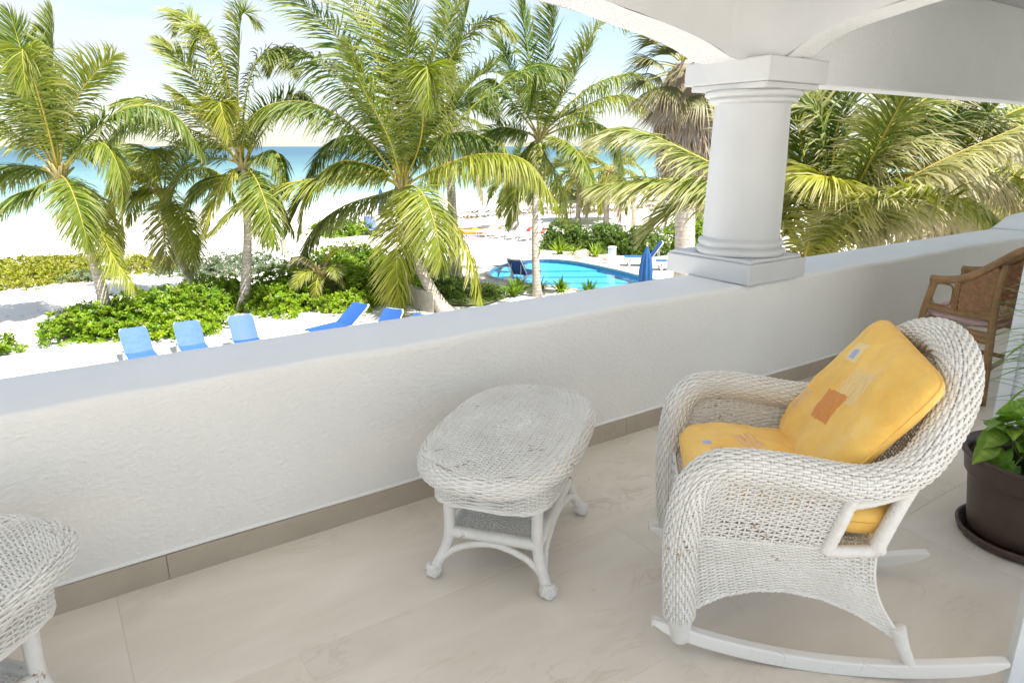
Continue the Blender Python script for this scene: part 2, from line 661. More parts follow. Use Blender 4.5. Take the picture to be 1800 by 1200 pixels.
M['silver'] = mat_leaf('silver_leaf', (0.13, 0.19, 0.11), (0.22, 0.27, 0.15), (0.34, 0.29, 0.2), 0.6, 0.2)
M['dune'] = mat_leaf('dune_leaf', (0.16, 0.21, 0.02), (0.42, 0.40, 0.03), (0.34, 0.25, 0.08), 0.5, 0.3)
M['pothos'] = mat_leaf('pothos_leaf', (0.075, 0.22, 0.02), (0.36, 0.52, 0.07), (0.30, 0.26, 0.08), 0.28, 0.2, 25.0)
M['twig'] = mat_plain('twig', (0.16, 0.12, 0.08), 0.9, 0.3, 10)
M['flower'] = mat_plain('flower_white', (0.78, 0.76, 0.70), 0.7)
M['coconut'] = mat_plain('coconut_husk', (0.28, 0.32, 0.05), 0.5, 0.25, 8)
# palm trunk: ringed grey bark
m, nt, b = new_mat('palm_bark')
v = coords(nt)
sx = N(nt, 'ShaderNodeSeparateXYZ')
nt.links.new(v, sx.inputs[0])
wz = math_(nt, 'ADD', math_(nt, 'MULTIPLY', sx.outputs['Z'], 9.0), math_(nt, 'MULTIPLY', noise(nt, v, 5, 3), 0.9))
fr = math_(nt, 'FRACT', wz)
rg = ramp(nt, fr, [(0.0, 0.25), (0.14, 1.0), (0.8, 0.85), (1.0, 0.3)])
bc = ramp(nt, noise(nt, v, 7, 5, 0.65), [(0.3, (0.38, 0.33, 0.27)), (0.7, (0.60, 0.54, 0.46))])
bc = mix(nt, 0.45, bc, rg, 'MULTIPLY')
nt.links.new(bc, b.inputs['Base Color'])
b.inputs['Roughness'].default_value = 0.9
bump(nt, b, math_(nt, 'ADD', rg, noise(nt, v, 40, 4)), 0.6, 0.02)
M['bark'] = m

# sand
m, nt, b = new_mat('coral_sand')
v = coords(nt)
base = ramp(nt, noise(nt, v, 0.45, 6, 0.6), [(0.3, (0.70, 0.665, 0.61)), (0.7, (0.78, 0.755, 0.715))])
lit = ramp(nt, noise(nt, v, 2.6, 6, 0.75), [(0.62, 0.0), (0.75, 0.5)])
base = mix(nt, lit, base, (0.50, 0.42, 0.32))
nt.links.new(base, b.inputs['Base Color'])
b.inputs['Roughness'].default_value = 0.95
b.inputs['Specular IOR Level'].default_value = 0.1
fp = N(nt, 'ShaderNodeTexVoronoi', Scale=2.6)
nt.links.new(v, fp.inputs['Vector'])
hh = math_(nt, 'ADD', math_(nt, 'MULTIPLY', noise(nt, v, 3.5, 5, 0.6), 1.0), math_(nt, 'MULTIPLY', fp.outputs['Distance'], 0.5))
bump(nt, b, hh, 0.6, 0.09)
M['sand'] = m
# deck stone
M['deck'] = mat_plain('pale_deck_stone', (0.66, 0.59, 0.51), 0.85, 0.08, 2.5, 0.3, 30)
M['concrete'] = mat_plain('grey_concrete', (0.40, 0.37, 0.31), 0.9, 0.2, 5, 0.4, 40)
M['rock'] = mat_plain('beige_rock', (0.45, 0.37, 0.28), 0.9, 0.25, 6, 0.6, 20)
M['pool_tile'] = mat_plain('pool_plaster', (0.18, 0.56, 0.82), 0.5, 0.05, 3)
M['pool_band'] = mat_plain('pool_blue_band', (0.015, 0.20, 0.38), 0.35, 0.25, 8)
M['lawn'] = mat_plain('lawn_soil', (0.10, 0.12, 0.035), 0.95, 0.4, 6, 0.5, 60)
M['resin'] = mat_plain('white_resin', (0.80, 0.80, 0.80), 0.35, 0.03)
M['sling'] = mat_plain('blue_sling', (0.020, 0.088, 0.36), 0.55, 0.06, 30)
M['paler'] = mat_plain('paler_blue_sling', (0.042, 0.118, 0.39), 0.6, 0.14, 9)  # paler blue cloth for the two leftmost loungers
M['navy'] = mat_plain('navy_canvas', (0.012, 0.09, 0.27), 0.75, 0.15, 14, 0.3, 60)
M['post'] = mat_plain('weathered_post', (0.50, 0.38, 0.26), 0.9, 0.2, 6)
M['darkpost'] = mat_plain('dark_metal', (0.10, 0.09, 0.08), 0.6)
M['green_canvas'] = mat_plain('pale_green_canvas', (0.46, 0.52, 0.28), 0.8, 0.04, 4)
M['orange'] = mat_plain('orange_plastic', (0.75, 0.32, 0.02), 0.4)
M['red'] = mat_plain('red_plastic', (0.65, 0.04, 0.02), 0.4)
M['greyplastic'] = mat_plain('grey_sling', (0.55, 0.55, 0.55), 0.6)
M['beige'] = mat_plain('beige_sling', (0.50, 0.40, 0.33), 0.7)
M['weed'] = mat_leaf('dry_seaweed', (0.12, 0.085, 0.055), (0.18, 0.13, 0.08), (0.24, 0.18, 0.12), 0.9, 0.0)

# sea: turquoise over the shallows, deep blue further out
m, nt, b = new_mat('sea_water')
v = coords(nt)
sx = N(nt, 'ShaderNodeSeparateXYZ')
nt.links.new(v, sx.inputs[0])
yy = math_(nt, 'ADD', sx.outputs['Y'], math_(nt, 'MULTIPLY', math_(nt, 'SUBTRACT', noise(nt, coords(nt, scale=(0.5, 1.6, 1)), 0.02, 4), 0.5), 60))
mr = N(nt, 'ShaderNodeMapRange')
mr.inputs['From Min'].default_value = 60.0
mr.inputs['From Max'].default_value = 560.0
nt.links.new(yy, mr.inputs['Value'])
pw = math_(nt, 'POWER', mr.outputs['Result'], 0.5)
base = ramp(nt, pw, [(0.0, (0.54, 0.61, 0.54)), (0.13, (0.36, 0.49, 0.44)), (0.32, (0.16, 0.29, 0.285)), (0.6, (0.06, 0.16, 0.19)), (1.0, (0.025, 0.095, 0.15))])
fo = noise(nt, coords(nt, scale=(0.25, 1.5, 1)), 0.12, 6, 0.7)
foam = ramp(nt, fo, [(0.63, 0.0), (0.68, 1.0)])
near = N(nt, 'ShaderNodeMapRange')
near.inputs['From Min'].default_value = 64.0
near.inputs['From Max'].default_value = 100.0
near.inputs['To Min'].default_value = 1.0
near.inputs['To Max'].default_value = 0.0
nt.links.new(yy, near.inputs['Value'])
base = mix(nt, math_(nt, 'MULTIPLY', foam, near.outputs['Result']), base, (0.8, 0.82, 0.82))
nt.links.new(base, b.inputs['Base Color'])
b.inputs['Roughness'].default_value = 0.35
b.inputs['IOR'].default_value = 1.33
b.inputs['Specular IOR Level'].default_value = 0.3
wv = noise(nt, coords(nt, scale=(0.5, 1.4, 1)), 0.5, 5, 0.6)
bump(nt, b, wv, 0.5, 0.4)
M['sea'] = m

# pool water: clear, blue tinted
m, nt, b = new_mat('pool_water')
out = nt.nodes['Material Output']
tr = N(nt, 'ShaderNodeBsdfTransparent')
tr.inputs['Color'].default_value = (0.55, 0.88, 0.96, 1)
gl = N(nt, 'ShaderNodeBsdfGlossy', Roughness=0.05)
fz = N(nt, 'ShaderNodeFresnel', IOR=1.18)
v = coords(nt)
bp = N(nt, 'ShaderNodeBump', Strength=0.25, Distance=0.05)
nt.links.new(noise(nt, v, 4.0, 3), bp.inputs['Height'])
nt.links.new(bp.outputs[0], gl.inputs['Normal'])
nt.links.new(bp.outputs[0], fz.inputs['Normal'])
ms = N(nt, 'ShaderNodeMixShader')
nt.links.new(math_(nt, 'MULTIPLY', fz.outputs[0], 0.35), ms.inputs[0])
nt.links.new(tr.outputs[0], ms.inputs[1])
nt.links.new(gl.outputs[0], ms.inputs[2])
nt.links.new(ms.outputs[0], out.inputs['Surface'])
M['pool'] = m
# window glass
m, nt, b = new_mat('door_glass')
out = nt.nodes['Material Output']
tr = N(nt, 'ShaderNodeBsdfTransparent')
tr.inputs['Color'].default_value = (0.9, 0.95, 0.95, 1)
gl = N(nt, 'ShaderNodeBsdfGlossy', Roughness=0.02)
fz = N(nt, 'ShaderNodeFresnel', IOR=1.45)
ms = N(nt, 'ShaderNodeMixShader')
nt.links.new(fz.outputs[0], ms.inputs[0])
nt.links.new(tr.outputs[0], ms.inputs[1])
nt.links.new(gl.outputs[0], ms.inputs[2])
nt.links.new(ms.outputs[0], out.inputs['Surface'])
M['glass'] = m
# ================================================================== SETTING
POOL = spline([(13.9, 21.3), (14.7, 22.8), (15.7, 23.6), (16.9, 24.0), (18.1, 23.7), (18.75, 22.5), (18.85, 21.2), (18.82, 19.8),
               (18.6, 18.0), (18.35, 16.0), (17.4, 14.2), (15.9, 14.3), (15.3, 15.8), (15.0, 17.6), (14.3, 19.5)], 90, True)
POOL_C = POOL.mean(0)


def hnoise(x, y, s=1.0, seed=0.0):
    return (np.sin(x * 0.61 * s + 1.3 + seed) * np.cos(y * 0.53 * s - 0.4 + seed) + 0.5 * np.sin(x * 1.37 * s - y * 0.9 * s + seed)
            + 0.3 * np.sin(x * 2.9 * s + y * 2.1 * s + 2.0 + seed)) / 1.8


def sand_z(x, y):
    x = np.asarray(x, float)
    y = np.asarray(y, float)
    drop = np.clip((y - 38.0) / 29.0, 0, 2.4)
    und = 0.10 * hnoise(x, y, 0.5) * np.clip((y - 20) / 8, 0, 1) * np.clip((60 - y) / 15, 0, 1)
    und = und * np.where((x > 12.5) & (x < 26) & (y < 27), 0.0, 1.0)
    und = und - 0.22 * np.clip((19.4 - y) / 1.4, 0, 1) * np.clip((9.5 - x) / 1.5, 0, 1)
    return G - 0.82 * drop + und - 0.02


def inside(px, py, poly):
    r = np.zeros(px.shape, bool)
    n = len(poly)
    for i in range(n):
        x1, y1 = poly[i]
        x2, y2 = poly[(i + 1) % n]
        c = ((y1 > py) != (y2 > py)) & (px < (x2 - x1) * (py - y1) / (y2 - y1 + 1e-12) + x1)
        r ^= c
    return r


gx = np.concatenate([[-4000, -1500, -500, -200, -100, -60], np.arange(-40, 80, 0.6), [82, 90, 110, 150, 250, 600, 1500, 4000]])
gy = np.concatenate([[-4000, -1500, -400, -120, -40, -10], np.arange(2, 76, 0.6), [78, 85, 95, 120]])
X, Y = np.meshgrid(gx, gy, indexing='ij')
Z = sand_z(X, Y)
big = POOL_C + (POOL - POOL_C) * 1.09
Z = np.where(inside(X, Y, big), G - 1.9, Z)
mb = MB()
mb.grid(np.stack([X, Y, Z], -1))
tag(mb.obj('sand', M['sand'], kind='structure'), 'pale coral sand of the garden and beach around the pool', 'sand')
mb = MB()
mb.grid(np.stack(np.meshgrid(np.array([-9000, -500, 500, 9000.0]), np.array([55, 120, 400, 9000.0]), indexing='ij') + [np.full((4, 4), -4.0)], -1))
tag(mb.obj('sea', M['sea'], kind='structure'), 'turquoise sea running out to a blue horizon', 'sea')

# pool: deck ring, basin, steps, water
n = len(POOL)
deck = spline([(13.0, 21.6), (13.7, 23.6), (15.2, 25.0), (17.0, 25.6), (19.2, 25.2), (21.5, 22.6), (22.6, 20.5), (22.3, 17.5), (21.0, 13.5),
               (17.5, 12.2), (15.0, 12.6), (14.2, 14.5), (13.9, 16.5), (13.6, 18.2), (13.2, 19.8)], n, True)
mb = MB()
V = np.zeros((n, 3, 3))
V[:, 0, :2] = deck
V[:, 0, 2] = G - 0.06
V[:, 1, :2] = deck
V[:, 1, 2] = G + 0.03
V[:, 2, :2] = POOL
V[:, 2, 2] = G + 0.035
mb.grid(V, closed_u=True)
tag(mb.obj('pool_deck', M['deck'], kind='structure', smooth=False), 'pale stone terrace round the swimming pool', 'pool deck')
mb = MB()
rim = POOL + nrm(POOL - np.roll(POOL, 1, 0))[:, ::-1] * np.array([0, 0])
out_ = POOL_C + (POOL - POOL_C) * 1.045
V = np.zeros((n, 4, 3))
for i, (p, z) in enumerate([(POOL, G - 0.05), (POOL, G + 0.075), (out_, G + 0.08), (out_, G + 0.0)]):
    V[:, i, :2] = p
    V[:, i, 2] = z
mb.grid(V, closed_u=True)
coping = mb.obj('pool_coping', M['deck'], kind='structure', smooth=False)
tag(coping, 'raised stone coping edging the swimming pool', 'pool edge')
mb = MB()
V = np.zeros((n, 3, 3))
for i, z in enumerate([G + 0.02, G - 0.3, G - 0.46]):
    V[:, i, :2] = POOL
    V[:, i, 2] = z
mb.grid(V, closed_u=True, mat=1)
c = np.array([[POOL_C[0], POOL_C[1], G - 0.46]])
VV = np.concatenate([np.c_[POOL, np.full(n, G - 0.46)], c])
mb.add(VV, T=[[i, (i + 1) % n, n] for i in range(n)])
basin = mb.obj('pool_basin', [M['pool_tile'], M['pool_band']], kind='structure', smooth=False)
tag(basin, 'pale blue lined basin of the swimming pool', 'pool basin')
nv_ = np.array([0.569, 0.823])


def clip_poly(P, c0, bend):
    """part of the pool beyond the line p.n = c0, bent"""
    d = P @ nv_
    t = P @ np.array([0.823, -0.569])
    val = d - c0 - bend * (t - 2.6) ** 2
    out = []
    for i in range(len(P)):
        j = (i + 1) % len(P)
        if val[i] > 0:
            out.append(P[i])
        if (val[i] > 0) != (val[j] > 0):
            f = val[i] / (val[i] - val[j])
            out.append(P[i] + (P[j] - P[i]) * f)
    return np.array(out)


for k_, (c0, zt) in enumerate([(28.05, -0.13), (27.2, -0.21), (26.35, -0.29), (25.3, -0.37)]):
    P = clip_poly(POOL_C + (POOL - POOL_C) * 0.997, c0, -0.025)
    # refine the straight clip edge is not needed: it is short
    mb = MB()
    q = len(P)
    mb.add(np.concatenate([np.c_[P, np.full(q, G + zt)], np.c_[P, np.full(q, G - 0.47)], [[*P.mean(0), G + zt]]]),
           Q=[[i, (i + 1) % q, q + (i + 1) % q, q + i] for i in range(q)], T=[[i, (i + 1) % q, 2 * q] for i in range(q)])
    mb.obj('pool_step', M['pool_tile'], parent=basin, smooth=False)
# dark mosaic dashes on the edge of the lowest step
mb = MB()
for i in range(14):
    t = 2.6 + 0.36 * i
    p = nv_ * 25.32 + np.array([0.823, -0.569]) * t
    if inside(np.array([p[0]]), np.array([p[1]]), POOL)[0]:
        mb.box((p[0], p[1], G - 0.36), (0.26, 0.12, 0.03), rot=math.atan2(-0.569, 0.823))
mo = mb.obj('step_mosaic', M['pool_band'], parent=basin, smooth=False, kind='stuff')
mb = MB()
VV = np.concatenate([np.c_[POOL, np.full(n, G - 0.06)], [[POOL_C[0], POOL_C[1], G - 0.06]]])
mb.add(VV, T=[[i, (i + 1) % n, n] for i in range(n)])
tag(mb.obj('pool_water', M['pool'], kind='structure', smooth=False), 'clear blue water of the swimming pool', 'pool water')

# small lawn round a palm and its low retaining wall
lawn = spline([(10.1, 18.6), (10.2, 20.6), (10.9, 23.5), (11.8, 26.2), (13.4, 26.6), (14.0, 25.0), (12.9, 22.6), (12.7, 20.6), (12.4, 18.6), (11.2, 17.7)], 50, True)
mb = MB()
lc = lawn.mean(0)
VV = np.concatenate([np.c_[lawn, np.full(50, G + 0.04)], np.c_[lc + (lawn - lc) * 0.7, np.full(50, G + 0.16)], [[*lc, G + 0.18]]])
mb.add(VV, Q=[[i, (i + 1) % 50, 50 + (i + 1) % 50, 50 + i] for i in range(50)], T=[[50 + i, 50 + (i + 1) % 50, 100] for i in range(50)])
tag(mb.obj('lawn', M['lawn'], kind='structure'), 'small shaded lawn between the shrubs and the pool', 'lawn')
gp = RNG.uniform(0, 1, (9000, 2)) * np.array([4.4, 9.4]) + np.array([9.9, 17.4])
gp = gp[inside(gp[:, 0], gp[:, 1], lawn)]
ng = len(gp)
a = RNG.uniform(0, 2 * PI, ng)
hgt = RNG.uniform(0.05, 0.13, ng)
b0 = np.c_[gp, np.full(ng, G + 0.12)]
wv_ = np.c_[np.cos(a), np.sin(a), np.zeros(ng)] * 0.012
tp = b0 + np.c_[RNG.normal(0, 0.04, (ng, 2)), hgt]
V = np.stack([b0 - wv_, b0 + wv_, tp], 1).reshape(-1, 3)
tn = np.repeat(np.c_[RNG.uniform(0, 0.6, ng), RNG.uniform(0, 0.2, ng)], 3, 0)
mb = MB()
mb.add(V, T=np.arange(ng * 3).reshape(-1, 3), tint=tn)
tag(mb.obj('grass', M['bush_dark'], kind='stuff', smooth=False), 'short grass blades growing on the small lawn', 'grass')

# balcony floor of large tiles
mb = MB()
mb.box((3.5, -0.45, -0.1265), (15.0, 6.15, 0.25))
floor = tag(mb.obj('floor', M['grout'], kind='structure', smooth=False), 'balcony floor of large beige stone look tiles', 'floor')
TW, TL, GAP = 0.692, 1.384, 0.0022
meshes = {}


def tile_mesh(w, l):
    key = (round(w, 3), round(l, 3))
    if key not in meshes:
        t = MB()
        t.box((0, 0, -0.005), (l - GAP, w - GAP, 0.01))
        me = t.mesh('tile', M['tile'], False)
        bm = bmesh.new()
        bm.from_mesh(me)
        es = [e for e in bm.edges if all(v.co.z > -0.001 for v in e.verts)]
        bmesh.ops.bevel(bm, geom=es, offset=0.0013, segments=1, affect='EDGES')
        bm.to_mesh(me)
        bm.free()
        meshes[key] = me
    return meshes[key]


for r_ in range(6):
    y1 = 2.627 - r_ * TW
    off = [0.03, 0.49, 0.14, 0.03, 0.49, 0.14][r_]
    x0 = off - 2 * TL
    while x0 < 8.6:
        o = link('tile', tile_mesh(TW, TL), floor)
        o.location = (x0 + TL / 2, y1 - TW / 2, RNG.normal(0, 0.0003))
        x0 += TL

# ================================================================== BUILDING
PY0, PY1, PH = 2.627, 3.10, 0.763
xs = np.arange(-6.0, 9.01, 0.1)
r_ = 0.035
prof = [(PY0, -0.3), (PY0, 0.2), (PY0, 0.45), (PY0, PH - 0.07)]
arc = [(PY0 + r_ - r_ * math.cos(t), PH - r_ + r_ * math.sin(t)) for t in np.linspace(0.0, PI / 2, 7)]
prof += arc + [(2.75, PH), (2.95, PH)] + [(PY1 - 0.02 + 0.02 * math.sin(t), PH - 0.02 + 0.02 * math.cos(t)) for t in np.linspace(0, PI / 2, 5)] + [(PY1, 0.2), (PY1, -0.6), (PY1, -3.3)]
prof = np.array(prof)
V = np.zeros((len(xs), len(prof), 3))
V[:, :, 0] = xs[:, None]
V[:, :, 1] = prof[:, 0][None]
V[:, :, 2] = prof[:, 1][None]
wob = 0.0035 * np.sin(xs * 3.1) + 0.003 * np.sin(xs * 7.7 + 1) + 0.002 * np.sin(xs * 15.1)
V[:, 3:12, 2] += wob[:, None] * 0.7
V[:, 4:12, 1] += 0.6 * wob[:, None]
parapet = thing('parapet_wall', 'long low white plastered balcony wall with a smooth bluish top', 'balcony wall')
mb = MB()
mb.grid(V[:, :8])
mb.obj('inner_face', M['plaster'], parapet)
mb = MB()
mb.grid(V[:, 7:])
mb.obj('wall_top', M['smooth'], parapet)
# skirting tiles and the plaster bead above them
sk = MB()
sk.box((0, 0, 0.0525), (1.20 - 0.003, 0.010, 0.105))
skm = sk.mesh('skirting_tile', M['skirt'], False)
x = 0.21 - 1.2 * 4
for i in range(11):
    o = link('skirting_tile', skm, parapet)
    o.location = (x + 0.6, PY0 - 0.005, 0.0)
    x += 1.2
mb = MB()
P = np.stack([xs, np.full(len(xs), PY0 - 0.001) + 0.001 * np.sin(xs * 5), 0.113 + 0.0012 * np.sin(xs * 4)], -1)
mb.tube(P, 0.009, 6)
mb.obj('plaster_bead', M['smooth'], parapet)


def sq_ring(cx, cy, hx, hy, z0, z1, mb):
    mb.box((cx, cy, (z0 + z1) / 2), (2 * hx, 2 * hy, z1 - z0))


CX, CY = 3.875, 2.91


def column(cx, label):
    t = thing('column', label, 'column', (cx, CY, PH))
    mb = MB()
    sq_ring(0, 0.03, 0.295, 0.343, 0.0, 0.128, mb)
    mb.obj('plinth', M['column_paint'], t, bevel=0.008, smooth=False)
    mb = MB()
    sq_ring(0, 0.03, 0.272, 0.318, 0.128, 0.150, mb)
    mb.obj('plinth_step', M['column_paint'], t, bevel=0.006, smooth=False)

    def ring(r, z0, z1, q=9):
        return [(r - (z1 - z0) * 0.42 * (1 - math.sin(a_)), z0 + (z1 - z0) * (0.5 - 0.5 * math.cos(a_))) for a_ in np.linspace(0, PI, q)]
    mb = MB()
    p = [(0.262, 0.149)] + ring(0.287, 0.15, 0.195) + [(0.264, 0.199)] + ring(0.275, 0.203, 0.248) + [(0.252, 0.256)]
    mb.lathe(p, n=64)
    mb.obj('base_ring', M['column_paint'], t)
    mb = MB()
    zz = np.linspace(0.25, 1.095, 20)
    rr_ = 0.247 - 0.016 * ((zz - 0.25) / 0.845) ** 1.5
    mb.lathe(np.c_[rr_, zz], n=64)
    mb.obj('shaft', M['column_paint'], t)
    mb = MB()
    p = [(0.232, 1.088), (0.24, 1.094)] + ring(0.272, 1.095, 1.125) + [(0.262, 1.128)] + ring(0.297, 1.13, 1.168) + [(0.25, 1.172)]
    mb.lathe(p, n=64)
    mb.obj('capital_ring', M['column_paint'], t)
    mb = MB()
    sq_ring(0, 0, 0.262, 0.282, 1.168, 1.203, mb)
    mb.obj('capital_step', M['column_paint'], t, bevel=0.006, smooth=False)
    mb = MB()
    sq_ring(0, 0, 0.295, 0.315, 1.203, 1.338, mb)
    mb.obj('abacus', M['column_paint'], t, bevel=0.009, smooth=False)
    return t


column(CX, 'white round column standing on the balcony wall under the arches')
column(CX - 4.72, 'white round column at the left end of the arch, beyond the picture edge')

# arcade above: spandrel walls with arched undersides, and a straight beam on the right
AY0, AY1 = 2.79, 3.07
ZC = 2.74


def arch_wall(name, us, zs, axis, a0, a1, label, mats, parent):
    """wall between a0 and a1 with the profile zs(us) as its underside; axis 'x' runs along X"""
    n = len(us)

    def pt(u, w, z):
        return (u, w, z) if axis == 'x' else (w, u, z)
    f1, so, f2 = MB(), MB(), MB()
    f1.grid(np.array([[pt(u, a0, z), pt(u, a0, ZC)] for u, z in zip(us, zs)]))
    f1.grid(np.array([[pt(u, a1, z), pt(u, a1, ZC)] for u, z in zip(us, zs)]))
    ws = np.linspace(a0, a1, 5)
    so.grid(np.array([[pt(u, w, z + 0.004 * math.sin(9 * u + 20 * w)) for w in ws] for u, z in zip(us, zs)]))
    f1.obj('wall_face', M['column_paint'], parent)
    so.obj('arch_underside', M['stucco'], parent)


arcade = thing('arcade', 'white plastered arches and beam over the balcony wall', 'arches')
c = np.array([(3.75, 2.085), (3.55, 2.09), (3.47, 2.10), (3.40, 2.125), (3.30, 2.155), (3.06, 2.205), (2.76, 2.255), (2.475, 2.294), (2.1, 2.33), (1.515, 2.35)])
c = np.concatenate([c, np.c_[3.03 - c[:-1, 0][::-1], c[:-1, 1][::-1]]])
us = np.linspace(3.75, -0.72, 90)
zs = np.interp(-us, -c[:, 0], c[:, 1])
arch_wall('long_arch', us, zs, 'x', AY0, AY1, '', None, arcade)
c = np.array([(3.02, 2.085), (2.66, 2.088), (2.60, 2.11), (2.54, 2.15), (2.46, 2.195), (2.36, 2.232), (2.2, 2.27), (1.972, 2.306), (1.7, 2.335), (1.3, 2.36), (0.7, 2.37), (0.1, 2.35)])
us = np.linspace(3.02, 0.1, 70)
zs = np.interp(-us, -c[:, 0], c[:, 1])
arch_wall('cross_arch', us, zs, 'y', 3.757, 3.99, '', None, arcade)
# rounded plaster in the inner corner between the two
f = MB()
ang = np.linspace(0, PI / 2, 8)
R_ = 0.30
V = np.zeros((8, 12, 3))
long_c = np.array([(3.75, 2.085), (3.55, 2.09), (3.47, 2.10), (3.40, 2.125), (3.30, 2.155)])
Cc = c
for i, a_ in enumerate(ang):
    V[i, :, 0] = 3.757 - R_ + R_ * math.sin(a_) + 0.0004
    V[i, :, 1] = AY0 - R_ + R_ * math.cos(a_) - 0.0004
    if a_ > PI / 4:
        zlo = np.interp(-V[i, 0, 1], -Cc[:, 0], Cc[:, 1])
    else:
        zlo = np.interp(-V[i, 0, 0], -long_c[:, 0], long_c[:, 1])
    V[i, :, 2] = np.linspace(zlo, ZC, 12)
f.grid(V)
low = V[:, 0]
back = np.array([(3.757 + 0.02, p[1], p[2]) if a_ > PI / 4 else (p[0], AY0 + 0.02, p[2]) for p, a_ in zip(low, ang)])
f.grid(np.stack([low, back], 1))
f.obj('corner_fillet', M['column_paint'], arcade)
mb = MB()
mb.box((6.6, 2.905, 2.365), (5.2, 0.23, 0.75))
mb.obj('beam', M['stucco'], arcade, smooth=False, bevel=0.012)
mb = MB()
mb.box((3.5, 0.80, 2.83), (15.0, 4.7, 0.18))  # unseen roof; back edge cut short so sun bounces off the floor behind
tag(mb.obj('roof_slab', M['column_paint'], smooth=False), 'white flat slab roofing the balcony above the arches', 'roof')
# raised end of the wall at the far right
mb = MB()
V = []
for xx, z in zip(np.linspace(8.35, 12.5, 24), np.interp(np.linspace(8.35, 12.5, 24), [8.35, 8.5, 8.7, 9.0, 12.5], [PH + 0.005, PH + 0.045, PH + 0.115, PH + 0.135, PH + 0.135])):
    V.append([(xx, 2.63, PH - 0.1), (xx, 2.63, z - 0.02), (xx, 2.66, z), (xx, 3.10, z), (xx, 3.13, z - 0.02), (xx, 3.13, PH - 0.1)])
mb.grid(np.array(V))
tag(mb.obj('raised_wall_end', M['smooth']), 'raised rounded white end of the balcony wall at the far right', 'wall end')

# house wall beside the doors on the right
mb = MB()
mb.box((8.9, 0.75, 1.36), (8.6, 0.22, 2.74))
tag(mb.obj('house_wall', M['smooth'], smooth=False), 'white house wall at the back of the balcony, right of the open door', 'wall')
# white door standing open, edge on the pot plant side
d = thing('open_door', 'pale blue white door panel standing open behind the pothos pot', 'door', (4.53, 1.495, 0.0))
mb = MB()
mb.box((0.02, -0.035, 1.04), (0.045, 0.07, 2.06))
mb.box((0.02, -0.585, 1.04), (0.045, 0.07, 2.06))
mb.box((0.02, -0.31, 2.03), (0.045, 0.48, 0.08))
mb.box((0.02, -0.31, 0.06), (0.045, 0.48, 0.10))
mb.obj('door_frame', M['door'], d, smooth=False, bevel=0.004)
mb = MB()
mb.box((0.022, -0.31, 1.05), (0.026, 0.478, 1.878))
mb.obj('door_panel', M['door'], d, smooth=False)
mb = MB()
for yy_ in (-0.078, -0.542):
    mb.tube([(-0.001, yy_, 0.11), (-0.001, yy_, 1.99)], 0.006, 6)
mb.obj('bead', M['door'], d)
# sliding door frame close to the camera
s = thing('sliding_door', 'white aluminium sliding door edge in the bottom right corner beside the rocker', 'door', (2.245, 0.575, 0.0), math.radians(-54))
mb = MB()
mb.box((0.022, -0.02, 1.06), (0.044, 0.05, 2.1))
mb.obj('stile', M['frame'], s, smooth=False, bevel=0.003)
mb = MB()
mb.box((0.0475, -0.012, 1.06), (0.006, 0.05, 2.1))
mb.obj('edge_lip', M['frame'], s, smooth=False)
mb = MB()
mb.box((0.078, -0.026, 1.06), (0.054, 0.04, 2.1))
mb.obj('inner_stile', M['frame'], s, smooth=False, bevel=0.003)
mb = MB()
mb.box((0.1085, -0.026, 1.06), (0.006, 0.03, 2.1))
mb.obj('seal', M['frame_dark'], s, smooth=False)
mb = MB()
mb.box((0.46, -0.026, 1.06), (0.7, 0.008, 1.96))
mb.obj('pane', M['glass'], s, smooth=False)
mb = MB()
mb.box((0.46, -0.026, 0.045), (0.7, 0.04, 0.07))
mb.box((0.46, -0.026, 2.075), (0.7, 0.04, 0.07))
mb.obj('rail', M['frame'], s, smooth=False)
# ================================================================== WICKER TABLE
def superell(th, a, b, p):
    c, s = np.cos(th), np.sin(th)
    return np.sign(c) * np.abs(c) ** (2 / p) * a, np.sign(s) * np.abs(s) ** (2 / p) * b


